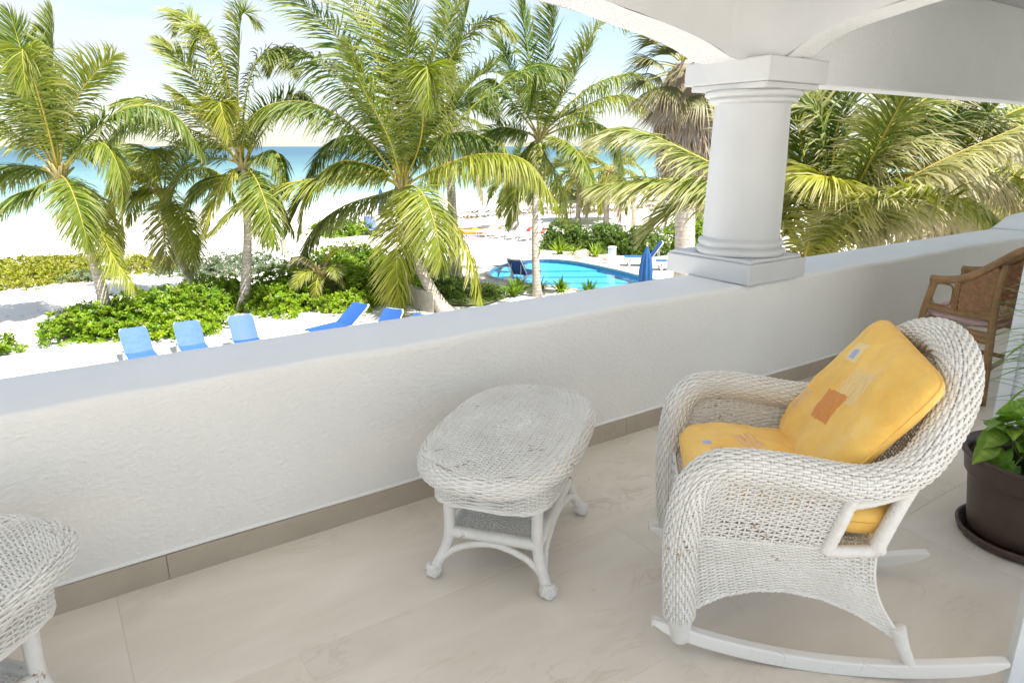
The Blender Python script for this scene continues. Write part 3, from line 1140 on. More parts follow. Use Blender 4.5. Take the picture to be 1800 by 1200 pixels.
def wicker_table(label, loc, rz):
    """local x = long side"""
    t = thing('wicker_table', label, 'wicker table', loc, rz, 'white wicker side tables')
    LA, LB, H_ = 0.500, 0.300, 0.540
    PW = 2.75

    def dome(rho):
        return H_ + 0.002 - 0.012 * rho ** 2

    # inner field: rows across the table, bulging into fans towards both ends
    def S(u, v):
        y = (u - 0.5) * 2
        q = (v - 0.5) * 2
        bow = 0.062 * np.sign(q) * np.abs(q) ** 1.5
        xx = q * 0.415 + bow * (1 - y ** 2) - 0.045 * q * y ** 2
        xn = np.clip(np.abs(xx) / (LA - 0.018), 0, 0.995)
        yy = y * (LB - 0.022) * (1 - xn ** PW) ** (1 / PW)
        yy = np.sign(y) * np.minimum(np.abs(yy), (LB - 0.022))
        rho = np.clip(np.sqrt((xx / LA) ** 2 + (yy / LB) ** 2), 0, 1)
        return np.stack([xx, yy, dome(rho)], -1)
    mb = MB()
    mb.weave(S, 20, 112, 0.0030, 0.0034, 0.0034, sub=4, flat=0.7, jit=0.12)
    mb.obj('top_weave', M['wicker'], t, kind='stuff')
    # rim: loops round the edge rolling over and under
    def S2(u, v):
        th = u * 2 * PI
        ro = 0.031
        a_ = -0.55 + v * 3.3                       # from the top inwards edge, over the outside and underneath
        ex, ey = superell(th, LA, LB, PW)
        n = nrm(np.stack([np.sign(ex) * np.abs(ex / LA) ** (PW - 1) / LA, np.sign(ey) * np.abs(ey / LB) ** (PW - 1) / LB], -1))
        cx_, cy_ = ex - n[..., 0] * ro, ey - n[..., 1] * ro
        out = np.sin(a_) * ro
        up = np.cos(a_) * ro
        return np.stack([cx_ + n[..., 0] * out, cy_ + n[..., 1] * out, H_ - 0.010 - ro + up], -1)
    mb = MB()
    mb.weave(S2, 74, 14, 0.0028, 0.0042, 0.0040, closed_u=True, sub=4, flat=0.7, jit=0.08)
    mb.obj('rim_weave', M['wicker'], t, kind='stuff')
    th = np.arange(80) * 2 * PI / 80
    ex, ey = superell(th, LA - 0.031, LB - 0.031, PW)
    mb = MB()
    mb.tube(np.c_[ex, ey, np.full(80, H_ - 0.041)], 0.0245, 8, closed=True)
    mb.obj('rim_core', M['wicker'], t)
    # flat woven rosette in the middle
    mb = MB()
    for q in range(22):
        a_ = q * 2 * PI / 22
        for rr_, w_ in ((1.0, 0.019), (0.72, 0.013)):
            wob_ = 1 + 0.10 * (q % 2)
            mb.box((0.088 * rr_ * wob_ * math.cos(a_), 0.058 * rr_ * wob_ * math.sin(a_), dome(0.2) + 0.0035), (w_, 0.011, 0.006), rot=a_ + PI / 2)
    mb.obj('rosette', M['wicker'], t, smooth=False, kind='stuff')
    # apron
    A1, B1 = 0.375, 0.232

    def S3(u, v):
        th = u * 2 * PI
        x, y = superell(th, A1 + 0.012 * (1 - v), B1 + 0.012 * (1 - v), 4.5)
        return np.stack([x, y, 0.490 - 0.130 * v + 0 * u], -1)
    mb = MB()
    mb.weave(S3, 62, 17, 0.0030, 0.0033, 0.0034, closed_u=True, sub=4, flat=0.7, jit=0.12)
    mb.obj('apron', M['wicker'], t, kind='stuff')
    th = np.linspace(0, 2 * PI, 81)[:-1]
    x, y = superell(th, A1 + 0.002, B1 + 0.002, 4.5)
    mb = MB()
    for dz, ph in ((0, 0), (0.007, PI)):
        w = 0.004 * np.sin(th * 60 + ph)
        mb.tube(np.c_[x, y, 0.357 + dz + w * 0.6], 0.0052, 6, closed=True)
    mb.obj('apron_braid', M['wicker'], t)
    # legs, wound with reed, splayed at the foot
    for sx_ in (-1, 1):
        for sy_ in (-1, 1):
            mb = MB()
            pts = [(sx_ * 0.268, sy_ * 0.172, 0.45), (sx_ * 0.268, sy_ * 0.173, 0.30), (sx_ * 0.268, sy_ * 0.174, 0.19), (sx_ * 0.278, sy_ * 0.186, 0.12), (sx_ * 0.302, sy_ * 0.214, 0.055), (sx_ * 0.309, sy_ * 0.222, 0.035)]
            wrapped(mb, pts, 0.0245, 0.0205)
            lg = mb.obj('leg', M['wicker'], t)
            mb = MB()
            c = np.array([sx_ * 0.311, sy_ * 0.228, 0.030])
            pr = [(0.0, -0.030), (0.014, -0.0295)] + [(0.032 * math.cos(a_), 0.028 * math.sin(a_)) for a_ in np.linspace(-0.95, 1.2, 10)] + [(0, 0.027)]
            mb.lathe(pr, c, 18)
            # knotted cane over the ball
            for k_ in range(7):
                a0 = k_ * PI / 7
                th_ = np.linspace(0, 2 * PI, 17)[:-1]
                d1 = np.array([math.cos(a0), math.sin(a0), 0.0])
                d2 = np.array([-math.sin(a0) * 0.55, math.cos(a0) * 0.55, 0.83])
                mb.tube(c + 0.0315 * (np.cos(th_)[:, None] * d1 + np.sin(th_)[:, None] * nrm(d2)), 0.0042, 5, closed=True)
            o = mb.obj('ball_foot', M['wicker'], lg)
    for sx_ in (-1, 1):
        mb = MB()
        wrapped(mb, [(sx_ * 0.268, -0.172, 0.185), (sx_ * 0.268, 0, 0.188), (sx_ * 0.268, 0.172, 0.185)], 0.0235)
        mb.obj('shelf_rail', M['wicker'], t)
        mb = MB()
        wrapped(mb, [(sx_ * 0.296, -0.205, 0.075), (sx_ * 0.279, -0.13, 0.128), (sx_ * 0.272, 0, 0.158), (sx_ * 0.279, 0.13, 0.128), (sx_ * 0.296, 0.205, 0.075)], 0.0135)
        mb.obj('arched_brace', M['wicker'], t)
    for sy_ in (-1, 1):
        mb = MB()
        wrapped(mb, [(-0.268, sy_ * 0.173, 0.185), (0, sy_ * 0.174, 0.188), (0.268, sy_ * 0.173, 0.185)], 0.0225)
        mb.obj('shelf_rail', M['wicker'], t)
        mb = MB()
        wrapped(mb, [(-0.30, sy_ * 0.210, 0.07), (-0.2, sy_ * 0.19, 0.135), (0, sy_ * 0.18, 0.162), (0.2, sy_ * 0.19, 0.135), (0.30, sy_ * 0.210, 0.07)], 0.0135)
        mb.obj('arched_brace', M['wicker'], t)

    def S4(u, v):
        return np.stack([(u - 0.5) * 0.53, (v - 0.5) * 0.34, 0.192 + 0 * u], -1)
    mb = MB()
    mb.weave(lambda u, v: S4(v, u), 16, 62, 0.0035, 0.0034, 0.0032, sub=4, flat=0.7, jit=0.12)
    mb.obj('shelf_weave', M['wicker'], t, kind='stuff')
    return t


wicker_table('white wicker table with a rounded woven top, whole, beside the rocking chair', (1.44, 2.075, 0), math.radians(38.5))
wicker_table('white wicker table cut off by the bottom left edge of the picture', (-0.506, 2.0, 0), math.radians(40.5))

# ================================================================== ROCKING CHAIR
CH_LOC, CH_RZ = (2.05, 1.121, 0.0), math.atan2(0.697, -0.717)
chair = thing('rocking_chair', 'white wicker rocking chair with chipped paint and yellow cushions', 'rocking chair', CH_LOC, CH_RZ)
for sl in (1, -1):
    # curved rocker plank
    xs_ = np.linspace(-0.505, 0.552, 30)
    zb = xs_ ** 2 / (2 * 1.75)
    mb = MB()
    hgt = 0.050 * np.clip(1 - (np.abs(xs_ - 0.0235) / 0.539) ** 14, 0.3, 1)
    V = np.zeros((30, 5, 3))
    V[:, :, 0] = xs_[:, None]
    w_ = 0.0185
    V[:, :, 1] = sl * 0.292 + np.array([-w_, w_, w_, -w_, -w_])[None]
    V[:, 0, 2] = V[:, 1, 2] = V[:, 4, 2] = zb + (0.05 - hgt) * 0.7
    V[:, 2, 2] = V[:, 3, 2] = zb + (0.05 - hgt) * 0.7 + hgt
    mb.grid(V)
    for e_ in (0, -1):
        mb.add(V[e_, :4], Q=[[0, 1, 2, 3]])
    mb.obj('rocker', M['wood'], chair, bevel=0.006, smooth=False)

# the roll: front foot, up, over the arm, along, up round the back and down the other side
half = [(0.468, 0.298, 0.150), (0.474, 0.303, 0.25), (0.482, 0.312, 0.40), (0.476, 0.326, 0.54), (0.455, 0.340, 0.640), (0.402, 0.350, 0.700), (0.32, 0.356, 0.716), (0.2, 0.358, 0.710),
        (0.09, 0.357, 0.695), (0.0, 0.355, 0.688), (-0.07, 0.350, 0.705), (-0.14, 0.334, 0.745), (-0.197, 0.306, 0.825), (-0.243, 0.258, 0.910), (-0.275, 0.185, 0.975), (-0.292, 0.095, 1.012)]
path = np.array(half + [(-0.298, 0.0, 1.025)] + [(a_, -b_, c_) for a_, b_, c_ in half[::-1]])
RP = spline(path, 400)
RP, RL = resample(RP, 400)
RT = nrm(np.gradient(RP, axis=0))
# frame that follows the path, referred to the chair's middle so that the strands do not twist
ref = nrm(np.stack([0.05 - RP[:, 0] * 0.0, -RP[:, 1] * 0.2, np.full(400, 1.0)], -1))
RN_ = np.zeros_like(RP)
v_ = nrm(np.array([1.0, 0, 0]) - RT[0] * RT[0][0])
for i in range(400):
    v_ = nrm(v_ - RT[i] * (v_ @ RT[i]))
    RN_[i] = v_
RB_ = np.cross(RT, RN_)
rrad = np.interp(np.linspace(0, 1, 400), [0, 0.05, 0.12, 0.2, 0.4, 0.5, 0.6, 0.8, 0.88, 0.95, 1], [0.047, 0.049, 0.050, 0.047, 0.050, 0.054, 0.050, 0.047, 0.050, 0.049, 0.047])


def S_roll(u, v):
    f = np.clip(u, 0, 1) * 399
    i = np.minimum(f.astype(int), 398)
    w = (f - i)[..., None]

    def L_(A):
        return A[i] * (1 - w) + A[i + 1] * w
    r = (rrad[i] * (1 - w[..., 0]) + rrad[i + 1] * w[..., 0])
    th = v * 2 * PI
    return L_(RP) + (L_(RN_) * np.cos(th)[..., None] + L_(RB_) * np.sin(th)[..., None]) * r[..., None]


mb = MB()
ns_ = int(RL / 0.0215)
mb.weave(S_roll, ns_, 34, 0.0024, 0.0046, 0.0036, closed_v=True, sub=4, flat=0.5, jit=0.05)
mb.obj('rolled_arm', M['wicker'], chair, kind='stuff')
# core under the roll so that the gaps look into woven cane, not through
mb = MB()
mb.tube(RP[::4], rrad[::4] * 0.84, 12)
mb.obj('roll_core', M['wicker'], chair)


def rim_pt(s_from, sl):
    pass


# side panels
for sl in (1, -1):
    up_s = np.array([0.450, 0.36, 0.25, 0.15, 0.07, 0.0])
    up_z = np.array([0.620, 0.672, 0.680, 0.672, 0.655, 0.645])

    def S_up(u, v):
        s1 = 0.452 - u * (0.452 - 0.018)
        s0 = 0.462 - u * (0.462 - 0.062)
        ztop = np.interp(-s1, -up_s, up_z)
        s = s1 * (1 - v) + s0 * v
        z = ztop * (1 - v) + 0.452 * v
        l = sl * (0.352 - 0.030 * v ** 0.8)
        return np.stack([s, l + 0 * u, z], -1)

    def S_low(u, v):
        s1 = 0.462 - u * (0.462 + 0.075)
        a_s = np.array([0.435, 0.40, 0.34, 0.25, 0.157, 0.05, -0.05, -0.12, -0.17, -0.205])
        s0 = 0.437 - u * (0.437 + 0.205)
        ct = 0.07 * np.sin(PI * v) * u ** 3
        zbot = np.interp(-s0, -a_s, [0.175, 0.205, 0.245, 0.275, 0.284, 0.270, 0.232, 0.192, 0.160, 0.140])
        s = s1 * (1 - v) + s0 * v + ct * 0.5
        z = 0.452 * (1 - v) + zbot * v
        l = sl * (0.322 - 0.024 * v)
        return np.stack([s, l + 0 * u, z], -1)
    flip = sl
    mb = MB()
    mb.weave(S_up, 19, 27, 0.0030, 0.0031, 0.0034 * flip, sub=4, flat=0.75, jit=0.1)
    mb.obj('arm_panel', M['wicker'], chair, kind='stuff')
    mb = MB()
    mb.weave(S_low, 23, 37, 0.0030, 0.0030, 0.0034 * flip, sub=4, flat=0.75, jit=0.1)
    mb.obj('side_skirt', M['wicker'], chair, kind='stuff')
    # braided edges
    uu = np.linspace(0, 1, 70)
    mb = MB()
    for ph in (0, PI):
        p = S_low(uu, np.zeros(70))
        p[:, 2] += 0.0035 * np.sin(uu * 130 + ph)
        p[:, 1] += sl * 0.0035 * np.cos(uu * 130 + ph)
        mb.tube(p, 0.0042, 5)
        p = S_low(uu, np.ones(70))
        p[:, 2] += 0.0045 * np.sin(uu * 130 + ph) - 0.003
        p[:, 1] += sl * 0.0045 * np.cos(uu * 130 + ph)
        mb.tube(p, 0.0055, 5)
        p = S_low(np.ones(40), np.linspace(0.02, 1, 40))
        p[:, 2] += 0.003 * np.sin(np.arange(40) * 1.8 + ph)
        mb.tube(p, 0.0055, 5)
    mb.obj('braid', M['wicker'], chair)
    # wound bars
    mb = MB()
    wrapped(mb, [(0.018, sl * 0.350, 0.650), (0.04, sl * 0.338, 0.54), (0.064, sl * 0.324, 0.442)], 0.0185)
    mb.obj('arm_post', M['wicker'], chair)
    mb = MB()
    wrapped(mb, [(-0.235, sl * 0.262, 0.84), (-0.185, sl * 0.275, 0.72), (-0.135, sl * 0.285, 0.60), (-0.082, sl * 0.310, 0.475), (-0.085, sl * 0.312, 0.45)], 0.0205, 0.024)
    mb.obj('back_post', M['wicker'], chair)
    mb = MB()
    wrapped(mb, [(0.024, sl * 0.344, 0.612), (-0.05, sl * 0.325, 0.622), (-0.150, sl * 0.285, 0.640)], 0.0165)
    mb.obj('opening_rail', M['wicker'], chair)
    mb = MB()
    wrapped(mb, [(0.066, sl * 0.321, 0.446), (0.0, sl * 0.319, 0.448), (-0.08, sl * 0.314, 0.455)], 0.0195)
    mb.obj('seat_rail', M['wicker'], chair)
    mb = MB()
    wrapped(mb, [(0.468, sl * 0.297, 0.165), (0.464, sl * 0.295, 0.11), (0.458, sl * 0.293, 0.058)], 0.046, 0.030)
    mb.obj('front_leg', M['wicker'], chair)
    mb = MB()
    wrapped(mb, [(-0.178, sl * 0.298, 0.19), (-0.205, sl * 0.296, 0.12), (-0.240, sl * 0.293, 0.05)], 0.0255, 0.0165)
    mb.obj('rear_leg', M['wicker'], chair)

# back: ruled between the roll and a U-shaped line at seat height
i0 = int(np.argmin(np.abs(RP[:200, 0] - 0.02) + np.abs(RP[:200, 2] - 0.675)))
up_c, _ = resample(RP[i0:400 - i0], 160)
lowh = [(0.02, 0.338, 0.615), (-0.07, 0.315, 0.628), (-0.135, 0.278, 0.62), (-0.135, 0.225, 0.52), (-0.115, 0.12, 0.462)]
lowp = np.array(lowh + [(-0.115, 0, 0.46)] + [(a_, -b_, c_) for a_, b_, c_ in lowh[::-1]])
lo_c, _ = resample(spline(lowp, 160), 160)


def S_back(u, v):
    f = np.clip(u, 0, 1) * 159
    i = np.minimum(f.astype(int), 158)
    w = (f - i)[..., None]
    a_ = up_c[i] * (1 - w) + up_c[i + 1] * w
    b_ = lo_c[i] * (1 - w) + lo_c[i + 1] * w
    a_ = a_ - np.array([0, 0, 0.03])
    vv = v[..., None]
    p = a_ * (1 - vv) + b_ * vv
    bow = np.sin(PI * np.clip(v, 0, 1)) * 0.03
    p = p.copy()
    p[..., 0] -= bow * np.sin(PI * np.clip(u, 0, 1))
    return p


mb = MB()
mb.weave(S_back, 66, 60, 0.0028, 0.0031, 0.0036, sub=4, flat=0.75, jit=0.1)
mb.obj('back_weave', M['wicker'], chair, kind='stuff')


def S_seat(u, v):
    return np.stack([-0.10 + 0.56 * v, (u - 0.5) * 0.62, 0.452 + 0 * u], -1)


mb = MB()
mb.weave(S_seat, 24, 60, 0.0036, 0.0036, 0.0034, sub=4, flat=0.75)
mb.obj('seat_weave', M['wicker'], chair, kind='stuff')


def S_front(u, v):
    l = (u - 0.5) * 0.60
    zb = 0.30 - 0.10 * np.abs(2 * u - 1) ** 2.5
    return np.stack([0.470 - 0.006 * v + 0 * u, l, 0.455 * (1 - v) + zb * v], -1)


mb = MB()
mb.weave(S_front, 22, 22, 0.0036, 0.0034, 0.0034, sub=4, flat=0.75, jit=0.1)
mb.obj('front_skirt', M['wicker'], chair, kind='stuff')
mb = MB()
uu = np.linspace(0, 1, 60)
for ph in (0, PI):
    for vv in (0.0, 1.0):
        p = S_front(uu, np.full(60, vv))
        p[:, 2] += 0.004 * np.sin(uu * 100 + ph)
        p[:, 0] += 0.004 * np.cos(uu * 100 + ph)
        mb.tube(p, 0.0052, 5)
mb.obj('front_braid', M['wicker'], chair)


# ------------------------------------------------------------------ cushions
def pillow(W, D, T_, p=4.0, n=44, puff=0.35, corner=5.0, wr=0.006, seed=0):
    """boxy soft cushion in its own xy plane, W x D, thickness T_: closed grid of points with slack and creases"""
    k_ = np.linspace(-1, 1, n)
    U_, V_ = np.meshgrid(k_, k_, indexing='ij')
    su = np.sign(U_) * (1 - (1 - np.abs(U_)) ** 1.25)
    sv = np.sign(V_) * (1 - (1 - np.abs(V_)) ** 1.25)
    rr = (np.abs(su) ** corner + np.abs(sv) ** corner) ** (1 / corner)
    mx = np.maximum(np.abs(su), np.abs(sv))
    sc = np.where(rr > 1e-6, mx / np.maximum(rr, 1e-6), 1)
    x, y = su * sc * W / 2, sv * sc * D / 2
    h = np.clip(1 - mx ** p, 0, 1) ** 0.5
    hz = T_ / 2 * ((1 - puff) * h + puff * h * np.cos(su * PI / 2) * np.cos(sv * PI / 2) * 1.3)
    w = wr * (np.sin(7 * su + 4 * sv + seed) + 0.6 * np.sin(13 * sv - 6 * su + 2 * seed) + 0.5 * np.sin(19 * su + 11 * sv)) * h
    top = np.stack([x, y, hz + w], -1)
    bot = np.stack([x, y, -hz + w * 0.5], -1)
    return top, bot


def cushion(name, label, mat, loc, Rm, W, D, T_, **kw):
    top, bot = pillow(W, D, T_, **kw)
    mb = MB()
    mb.grid(top)
    mb.grid(bot[::-1])
    o = mb.obj(name, mat)
    bm = bmesh.new()
    bm.from_mesh(o.data)
    bmesh.ops.remove_doubles(bm, verts=bm.verts, dist=1e-4)
    bmesh.ops.recalc_face_normals(bm, faces=bm.faces)
    for f_ in bm.faces:
        f_.smooth = True
    bm.to_mesh(o.data)
    bm.free()
    o.matrix_world = Matrix.Translation(loc) @ Rm.to_4x4()
    # piping round the seam
    n = top.shape[0]
    ring = np.concatenate([top[:, 0], top[-1, 1:], top[::-1, -1][1:], top[0, ::-1][1:-1]])
    mb = MB()
    mb.tube(ring, 0.0035, 5, closed=True)
    mb.obj('seam', mat, o)
    return tag(o, label, 'cushion', 'yellow printed cushions on the rocking chair')


CR, OR_, BL, RD = (0.84, 0.66, 0.34), (0.62, 0.20, 0.04), (0.12, 0.17, 0.42), (0.55, 0.10, 0.03)
CHM = Matrix.Translation(CH_LOC) @ Matrix.Rotation(CH_RZ, 4, 'Z')
m1 = mat_cushion('yellow_print_back', [(-0.135, 0.135, 0.105, 0.075, 0.25, CR, None), (-0.130, 0.128, 0.036, 0.036, 0.25, (0.30, 0.40, 0.75), None),
                                       (0.045, 0.070, 0.125, 0.12, 0.3, CR, (0.74, 0.47, 0.18)), (0.012, -0.035, 0.125, 0.11, 0.3, OR_, (0.66, 0.28, 0.08)),
                                       (-0.195, -0.115, 0.055, 0.085, 0.3, CR, (0.62, 0.22, 0.06))])
m2 = mat_cushion('yellow_print_seat', [(0.10, -0.03, 0.07, 0.12, 0.3, CR, (0.66, 0.26, 0.08)), (0.135, 0.075, 0.055, 0.05, 0.5, BL, None),
                                       (0.20, 0.04, 0.05, 0.07, 0.2, CR, (0.62, 0.24, 0.08)), (0.235, -0.03, 0.03, 0.03, 0.2, (0.35, 0.45, 0.75), None), (-0.06, 0.25, 0.07, 0.07, 0.0, RD, None)])
# seat cushion: lies flat, local x = chair forward
Rs = (CHM.to_3x3() @ Matrix.Rotation(math.radians(-2), 3, 'Y'))
cushion('seat_cushion', 'thick yellow printed cushion lying on the seat of the rocking chair', m2, CHM @ Vector((0.150, 0.0, 0.535)), Rs, 0.62, 0.585, 0.175, p=9, puff=0.30, corner=8, wr=0.0035, seed=1.0)
# back cushion: leans on the back; local x to the chair's left, y up the back
nx = Vector((0.83, 0.0, 0.56)).normalized()
upv = Vector((-0.56, 0.0, 0.83)).normalized()
lx = upv.cross(nx)
Rb = Matrix((lx, upv, nx)).transposed()
Rb = Rb @ Matrix.Rotation(math.radians(-5), 3, 'Z')
cushion('back_cushion', 'yellow printed cushion leaning against the back of the rocking chair', m1, CHM @ Vector((-0.050, 0.005, 0.785)), CHM.to_3x3() @ Rb, 0.60, 0.535, 0.115, p=9, puff=0.25, corner=11, wr=0.004, seed=2.3)

# ================================================================== RATTAN ARMCHAIR
ra = thing('rattan_armchair', 'brown rattan armchair with a pink seat pad, far right by the wall', 'armchair', (4.78, 2.10, 0.0), math.radians(-85))


def reed(mb, pts, r, n=7, k=6):
    """a bundle of thin reeds laid side by side round a bar"""
    P = spline(pts, 30) if len(pts) > 2 else np.linspace(pts[0], pts[1], 12)
    Tn = nrm(np.gradient(P, axis=0))
    v = nrm(np.array([0.3, 1, 0.2]) - Tn[0] * (np.array([0.3, 1, 0.2]) @ Tn[0]))
    Ns = []
    for i in range(len(P)):
        v = nrm(v - Tn[i] * (v @ Tn[i]))
        Ns.append(v)
    Ns = np.array(Ns)
    Bs = np.cross(Tn, Ns)
    for q in range(n):
        a = q * 2 * PI / n
        mb.tube(P + (Ns * math.cos(a) + Bs * math.sin(a)) * r * 0.72, r * 0.42, k)
    mb.tube(P, r * 0.7, 6)


for yy_ in (0.0, 0.56):
    mb = MB()
    reed(mb, [(0.035, yy_, 0.0), (0.022, yy_, 0.30), (0.012, yy_, 0.50), (0.03, yy_, 0.64), (0.05, yy_, 0.755)], 0.021, 9)
    mb.obj('front_leg', M['rattan'], ra)
    mb = MB()
    reed(mb, [(0.44, yy_, 0.0), (0.425, yy_, 0.30), (0.415, yy_, 0.50), (0.41, yy_, 0.70), (0.425, yy_, 0.90)], 0.021, 9)
    mb.obj('rear_leg', M['rattan'], ra)
    mb = MB()
    reed(mb, [(0.025, yy_, 0.765), (0.10, yy_, 0.768), (0.19, yy_, 0.785), (0.27, yy_, 0.825), (0.36, yy_, 0.895), (0.47, yy_, 0.985), (0.56, yy_, 1.03)], 0.022, 9)
    mb.obj('arm_rail', M['rattan'], ra)
    mb = MB()
    reed(mb, [(0.02, yy_, 0.585), (0.20, yy_, 0.570), (0.42, yy_, 0.565)], 0.018, 7)
    mb.obj('side_rail', M['rattan'], ra)
    mb = MB()
    reed(mb, [(0.01, yy_, 0.475), (0.21, yy_, 0.462), (0.43, yy_, 0.452)], 0.020, 9)
    reed(mb, [(0.01, yy_, 0.440), (0.21, yy_, 0.428), (0.43, yy_, 0.418)], 0.020, 9)
    mb.obj('seat_rail', M['rattan'], ra)
    mb = MB()
    reed(mb, [(0.185, yy_, 0.575), (0.185, yy_, 0.785)], 0.017, 7)
    mb.obj('arm_post', M['rattan'], ra)
    # open loop between front post and arm post
    th = np.linspace(0, 2 * PI, 41)[:-1]
    x, z = superell(th, 0.058, 0.070, 4)
    mb = MB()
    mb.tube(np.c_[0.106 + x, np.full(40, yy_), 0.672 + z], 0.006, 8, closed=True)
    mb.obj('arm_loop', M['rattan'], ra)
    # herringbone splint panel
    mb = MB()
    for i in range(9):
        for j in range(15):
            xx = 0.215 + i * 0.0225
            zz = 0.597 + j * 0.019
            top = np.interp(xx, [0.20, 0.27, 0.36, 0.40], [0.765, 0.80, 0.868, 0.90])
            if zz > top - 0.008:
                continue
            a = 0.6 if i % 2 else -0.6
            ca, sa = math.cos(a), math.sin(a)
            mb.box((xx, yy_ - (0.003 if (i + j) % 2 else 0.0), zz), (0.030, 0.004, 0.014), M=np.array([[ca, 0, -sa], [0, 1, 0], [sa, 0, ca]]))
    mb.obj('herringbone_panel', M['rattan_panel'], ra, smooth=False, kind='stuff')
    mb = MB()
    xx = np.linspace(0.205, 0.40, 10)
    top = np.interp(xx, [0.20, 0.27, 0.36, 0.40], [0.76, 0.795, 0.863, 0.895])
    mb.grid(np.array([[(a_, yy_ + 0.006, 0.585), (a_, yy_ + 0.006, b_)] for a_, b_ in zip(xx, top)]))
    mb.obj('panel_backing', M['rattan_back'], ra)
    mb = MB()
    pts = np.concatenate([np.c_[xx, np.full(10, yy_), top + 0.002], np.c_[xx[::-1], np.full(10, yy_), np.full(10, 0.592)]])
    mb.tube(pts, 0.006, 6, closed=True)
    mb.obj('panel_bead', M['rattan'], ra)
    mb = MB()
    reed(mb, [(0.03, yy_, 0.20), (0.435, yy_, 0.20)], 0.014, 7)
    mb.obj('stretcher', M['rattan'], ra)
mb = MB()
reed(mb, [(0.435, 0.0, 0.24), (0.435, 0.56, 0.24)], 0.014, 7)
mb.obj('stretcher', M['rattan'], ra)
mb = MB()
for i in range(15):
    mb.tube([(0.42 + 0.009 * i, 0.0, 0.5 + i * 0.037), (0.45 + 0.009 * i, 0.28, 0.5 + i * 0.037), (0.42 + 0.009 * i, 0.56, 0.5 + i * 0.037)], 0.012, 6)
mb.obj('back_slats', M['rattan'], ra, kind='stuff')
for z_ in (0.478, 0.443):
    mb = MB()
    reed(mb, [(0.012, 0.0, z_), (0.012, 0.56, z_)], 0.020, 9)
    mb.obj('front_rail', M['rattan'], ra)
top, bot = pillow(0.44, 0.54, 0.075, p=8, puff=0.2, corner=6)
mb = MB()
mb.grid(top)
mb.grid(bot[::-1])
pk = mb.obj('seat_pad', M['pink'])
pk.matrix_world = Matrix.Translation((4.78, 2.10, 0)) @ Matrix.Rotation(math.radians(-85), 4, 'Z') @ Matrix.Translation((0.225, 0.275, 0.525)) @ Matrix.Rotation(math.radians(3), 4, 'Y')
tag(pk, 'flat pink seat pad in the brown rattan armchair', 'cushion')

# ================================================================== POT AND PLANTS
PC = (3.235, 0.868)
pot = thing('flower_pot', 'big dark brown plastic flower pot with saucer holding the pothos', 'flower pot', (PC[0], PC[1], 0))
mb = MB()
mb.lathe([(0.02, 0.022), (0.205, 0.022), (0.212, 0.05), (0.236, 0.235), (0.241, 0.272), (0.249, 0.278), (0.256, 0.285), (0.264, 0.340), (0.269, 0.358), (0.280, 0.367), (0.280, 0.382), (0.272, 0.387), (0.258, 0.380), (0.250, 0.31)], n=64)
mb.obj('pot_body', M['pot'], pot)
mb = MB()
mb.lathe([(0.0, 0.001), (0.225, 0.001), (0.243, 0.012), (0.252, 0.040), (0.246, 0.045), (0.236, 0.042), (0.226, 0.018), (0.0, 0.016)], n=64)
mb.obj('saucer', M['pot'], pot)
mb = MB()
rr_ = np.linspace(0, 0.252, 8)
th = np.arange(24) * 2 * PI / 24
V = np.stack([rr_[None] * np.cos(th)[:, None], rr_[None] * np.sin(th)[:, None], 0.340 + 0.012 * RNG.normal(size=(24, 8))], -1)
V[:, 0] = V[0, 0]
mb.grid(V, closed_u=True)
mb.obj('soil', M['soil'], pot)


def heart_leaf(L, W, fold, curl, dry=0.0, seed=0):
    rg = np.random.default_rng(seed)
    t = np.linspace(0, 1, 13)
    w = W * np.sin(PI * np.clip(t * 0.93 + 0.07, 0, 1)) ** 0.75 * (1.28 - 0.75 * t)
    w[-1] = 0
    s = np.array([-1, -0.55, 0, 0.55, 1.0])
    V = np.zeros((13, 5, 3))
    V[:, :, 0] = s[None] * w[:, None]
    V[:, :, 1] = t[:, None] * L - 0.16 * L * np.abs(s[None]) ** 2 * (1 - t[:, None]) ** 3
    V[:, :, 2] = fold * np.abs(s[None]) ** 1.3 * w[:, None] - curl * L * t[:, None] ** 2 + 0.05 * W * np.sin(9 * t[:, None] + seed) * s[None] ** 2
    yel = np.clip(rg.normal(0.12, 0.1, (13, 5)), 0, 1)
    streak = rg.uniform(-1, 1)
    yel = yel + 0.75 * np.exp(-((s[None] - streak) / 0.35) ** 2) * (rg.uniform(0, 1, (13, 1)) > 0.45)
    yel[:, 2] += 0.25
    tint = np.stack([np.clip(yel, 0, 1), np.full((13, 5), dry) * (np.abs(s[None]) * 0.6 + 0.4)], -1).reshape(-1, 2)
    return V, tint


pv = []
for i in range(5):
    mb = MB()
    V, tn = heart_leaf([0.125, 0.14, 0.11, 0.13, 0.15][i], [0.052, 0.058, 0.046, 0.05, 0.062][i], 0.28, [0.25, 0.4, 0.15, 0.3, 0.45][i], [0, 0, 0, 0, 0.25][i], i + 3)
    mb.grid(V, tint=tn)
    pv.append(mb.mesh('leaf', M['pothos']))
pth = thing('pothos_plant', 'green pothos with yellow flecked heart shaped leaves in the brown pot', 'house plant', (PC[0], PC[1], 0.35))
stems = MB()
rg = np.random.default_rng(21)
specs = []
for i in range(66):
    a = rg.uniform(0, 2 * PI)
    r = 0.22 * math.sqrt(rg.uniform(0.05, 1.0)) * rg.uniform(0.8, 1.15)
    z = 0.05 + 0.17 * (1 - 0.8 * (r / 0.25) ** 2) * rg.uniform(0.25, 1.25) + rg.uniform(-0.01, 0.05)
    specs.append((a, r, z, rg.uniform(-0.75, 0.95), 0.95))
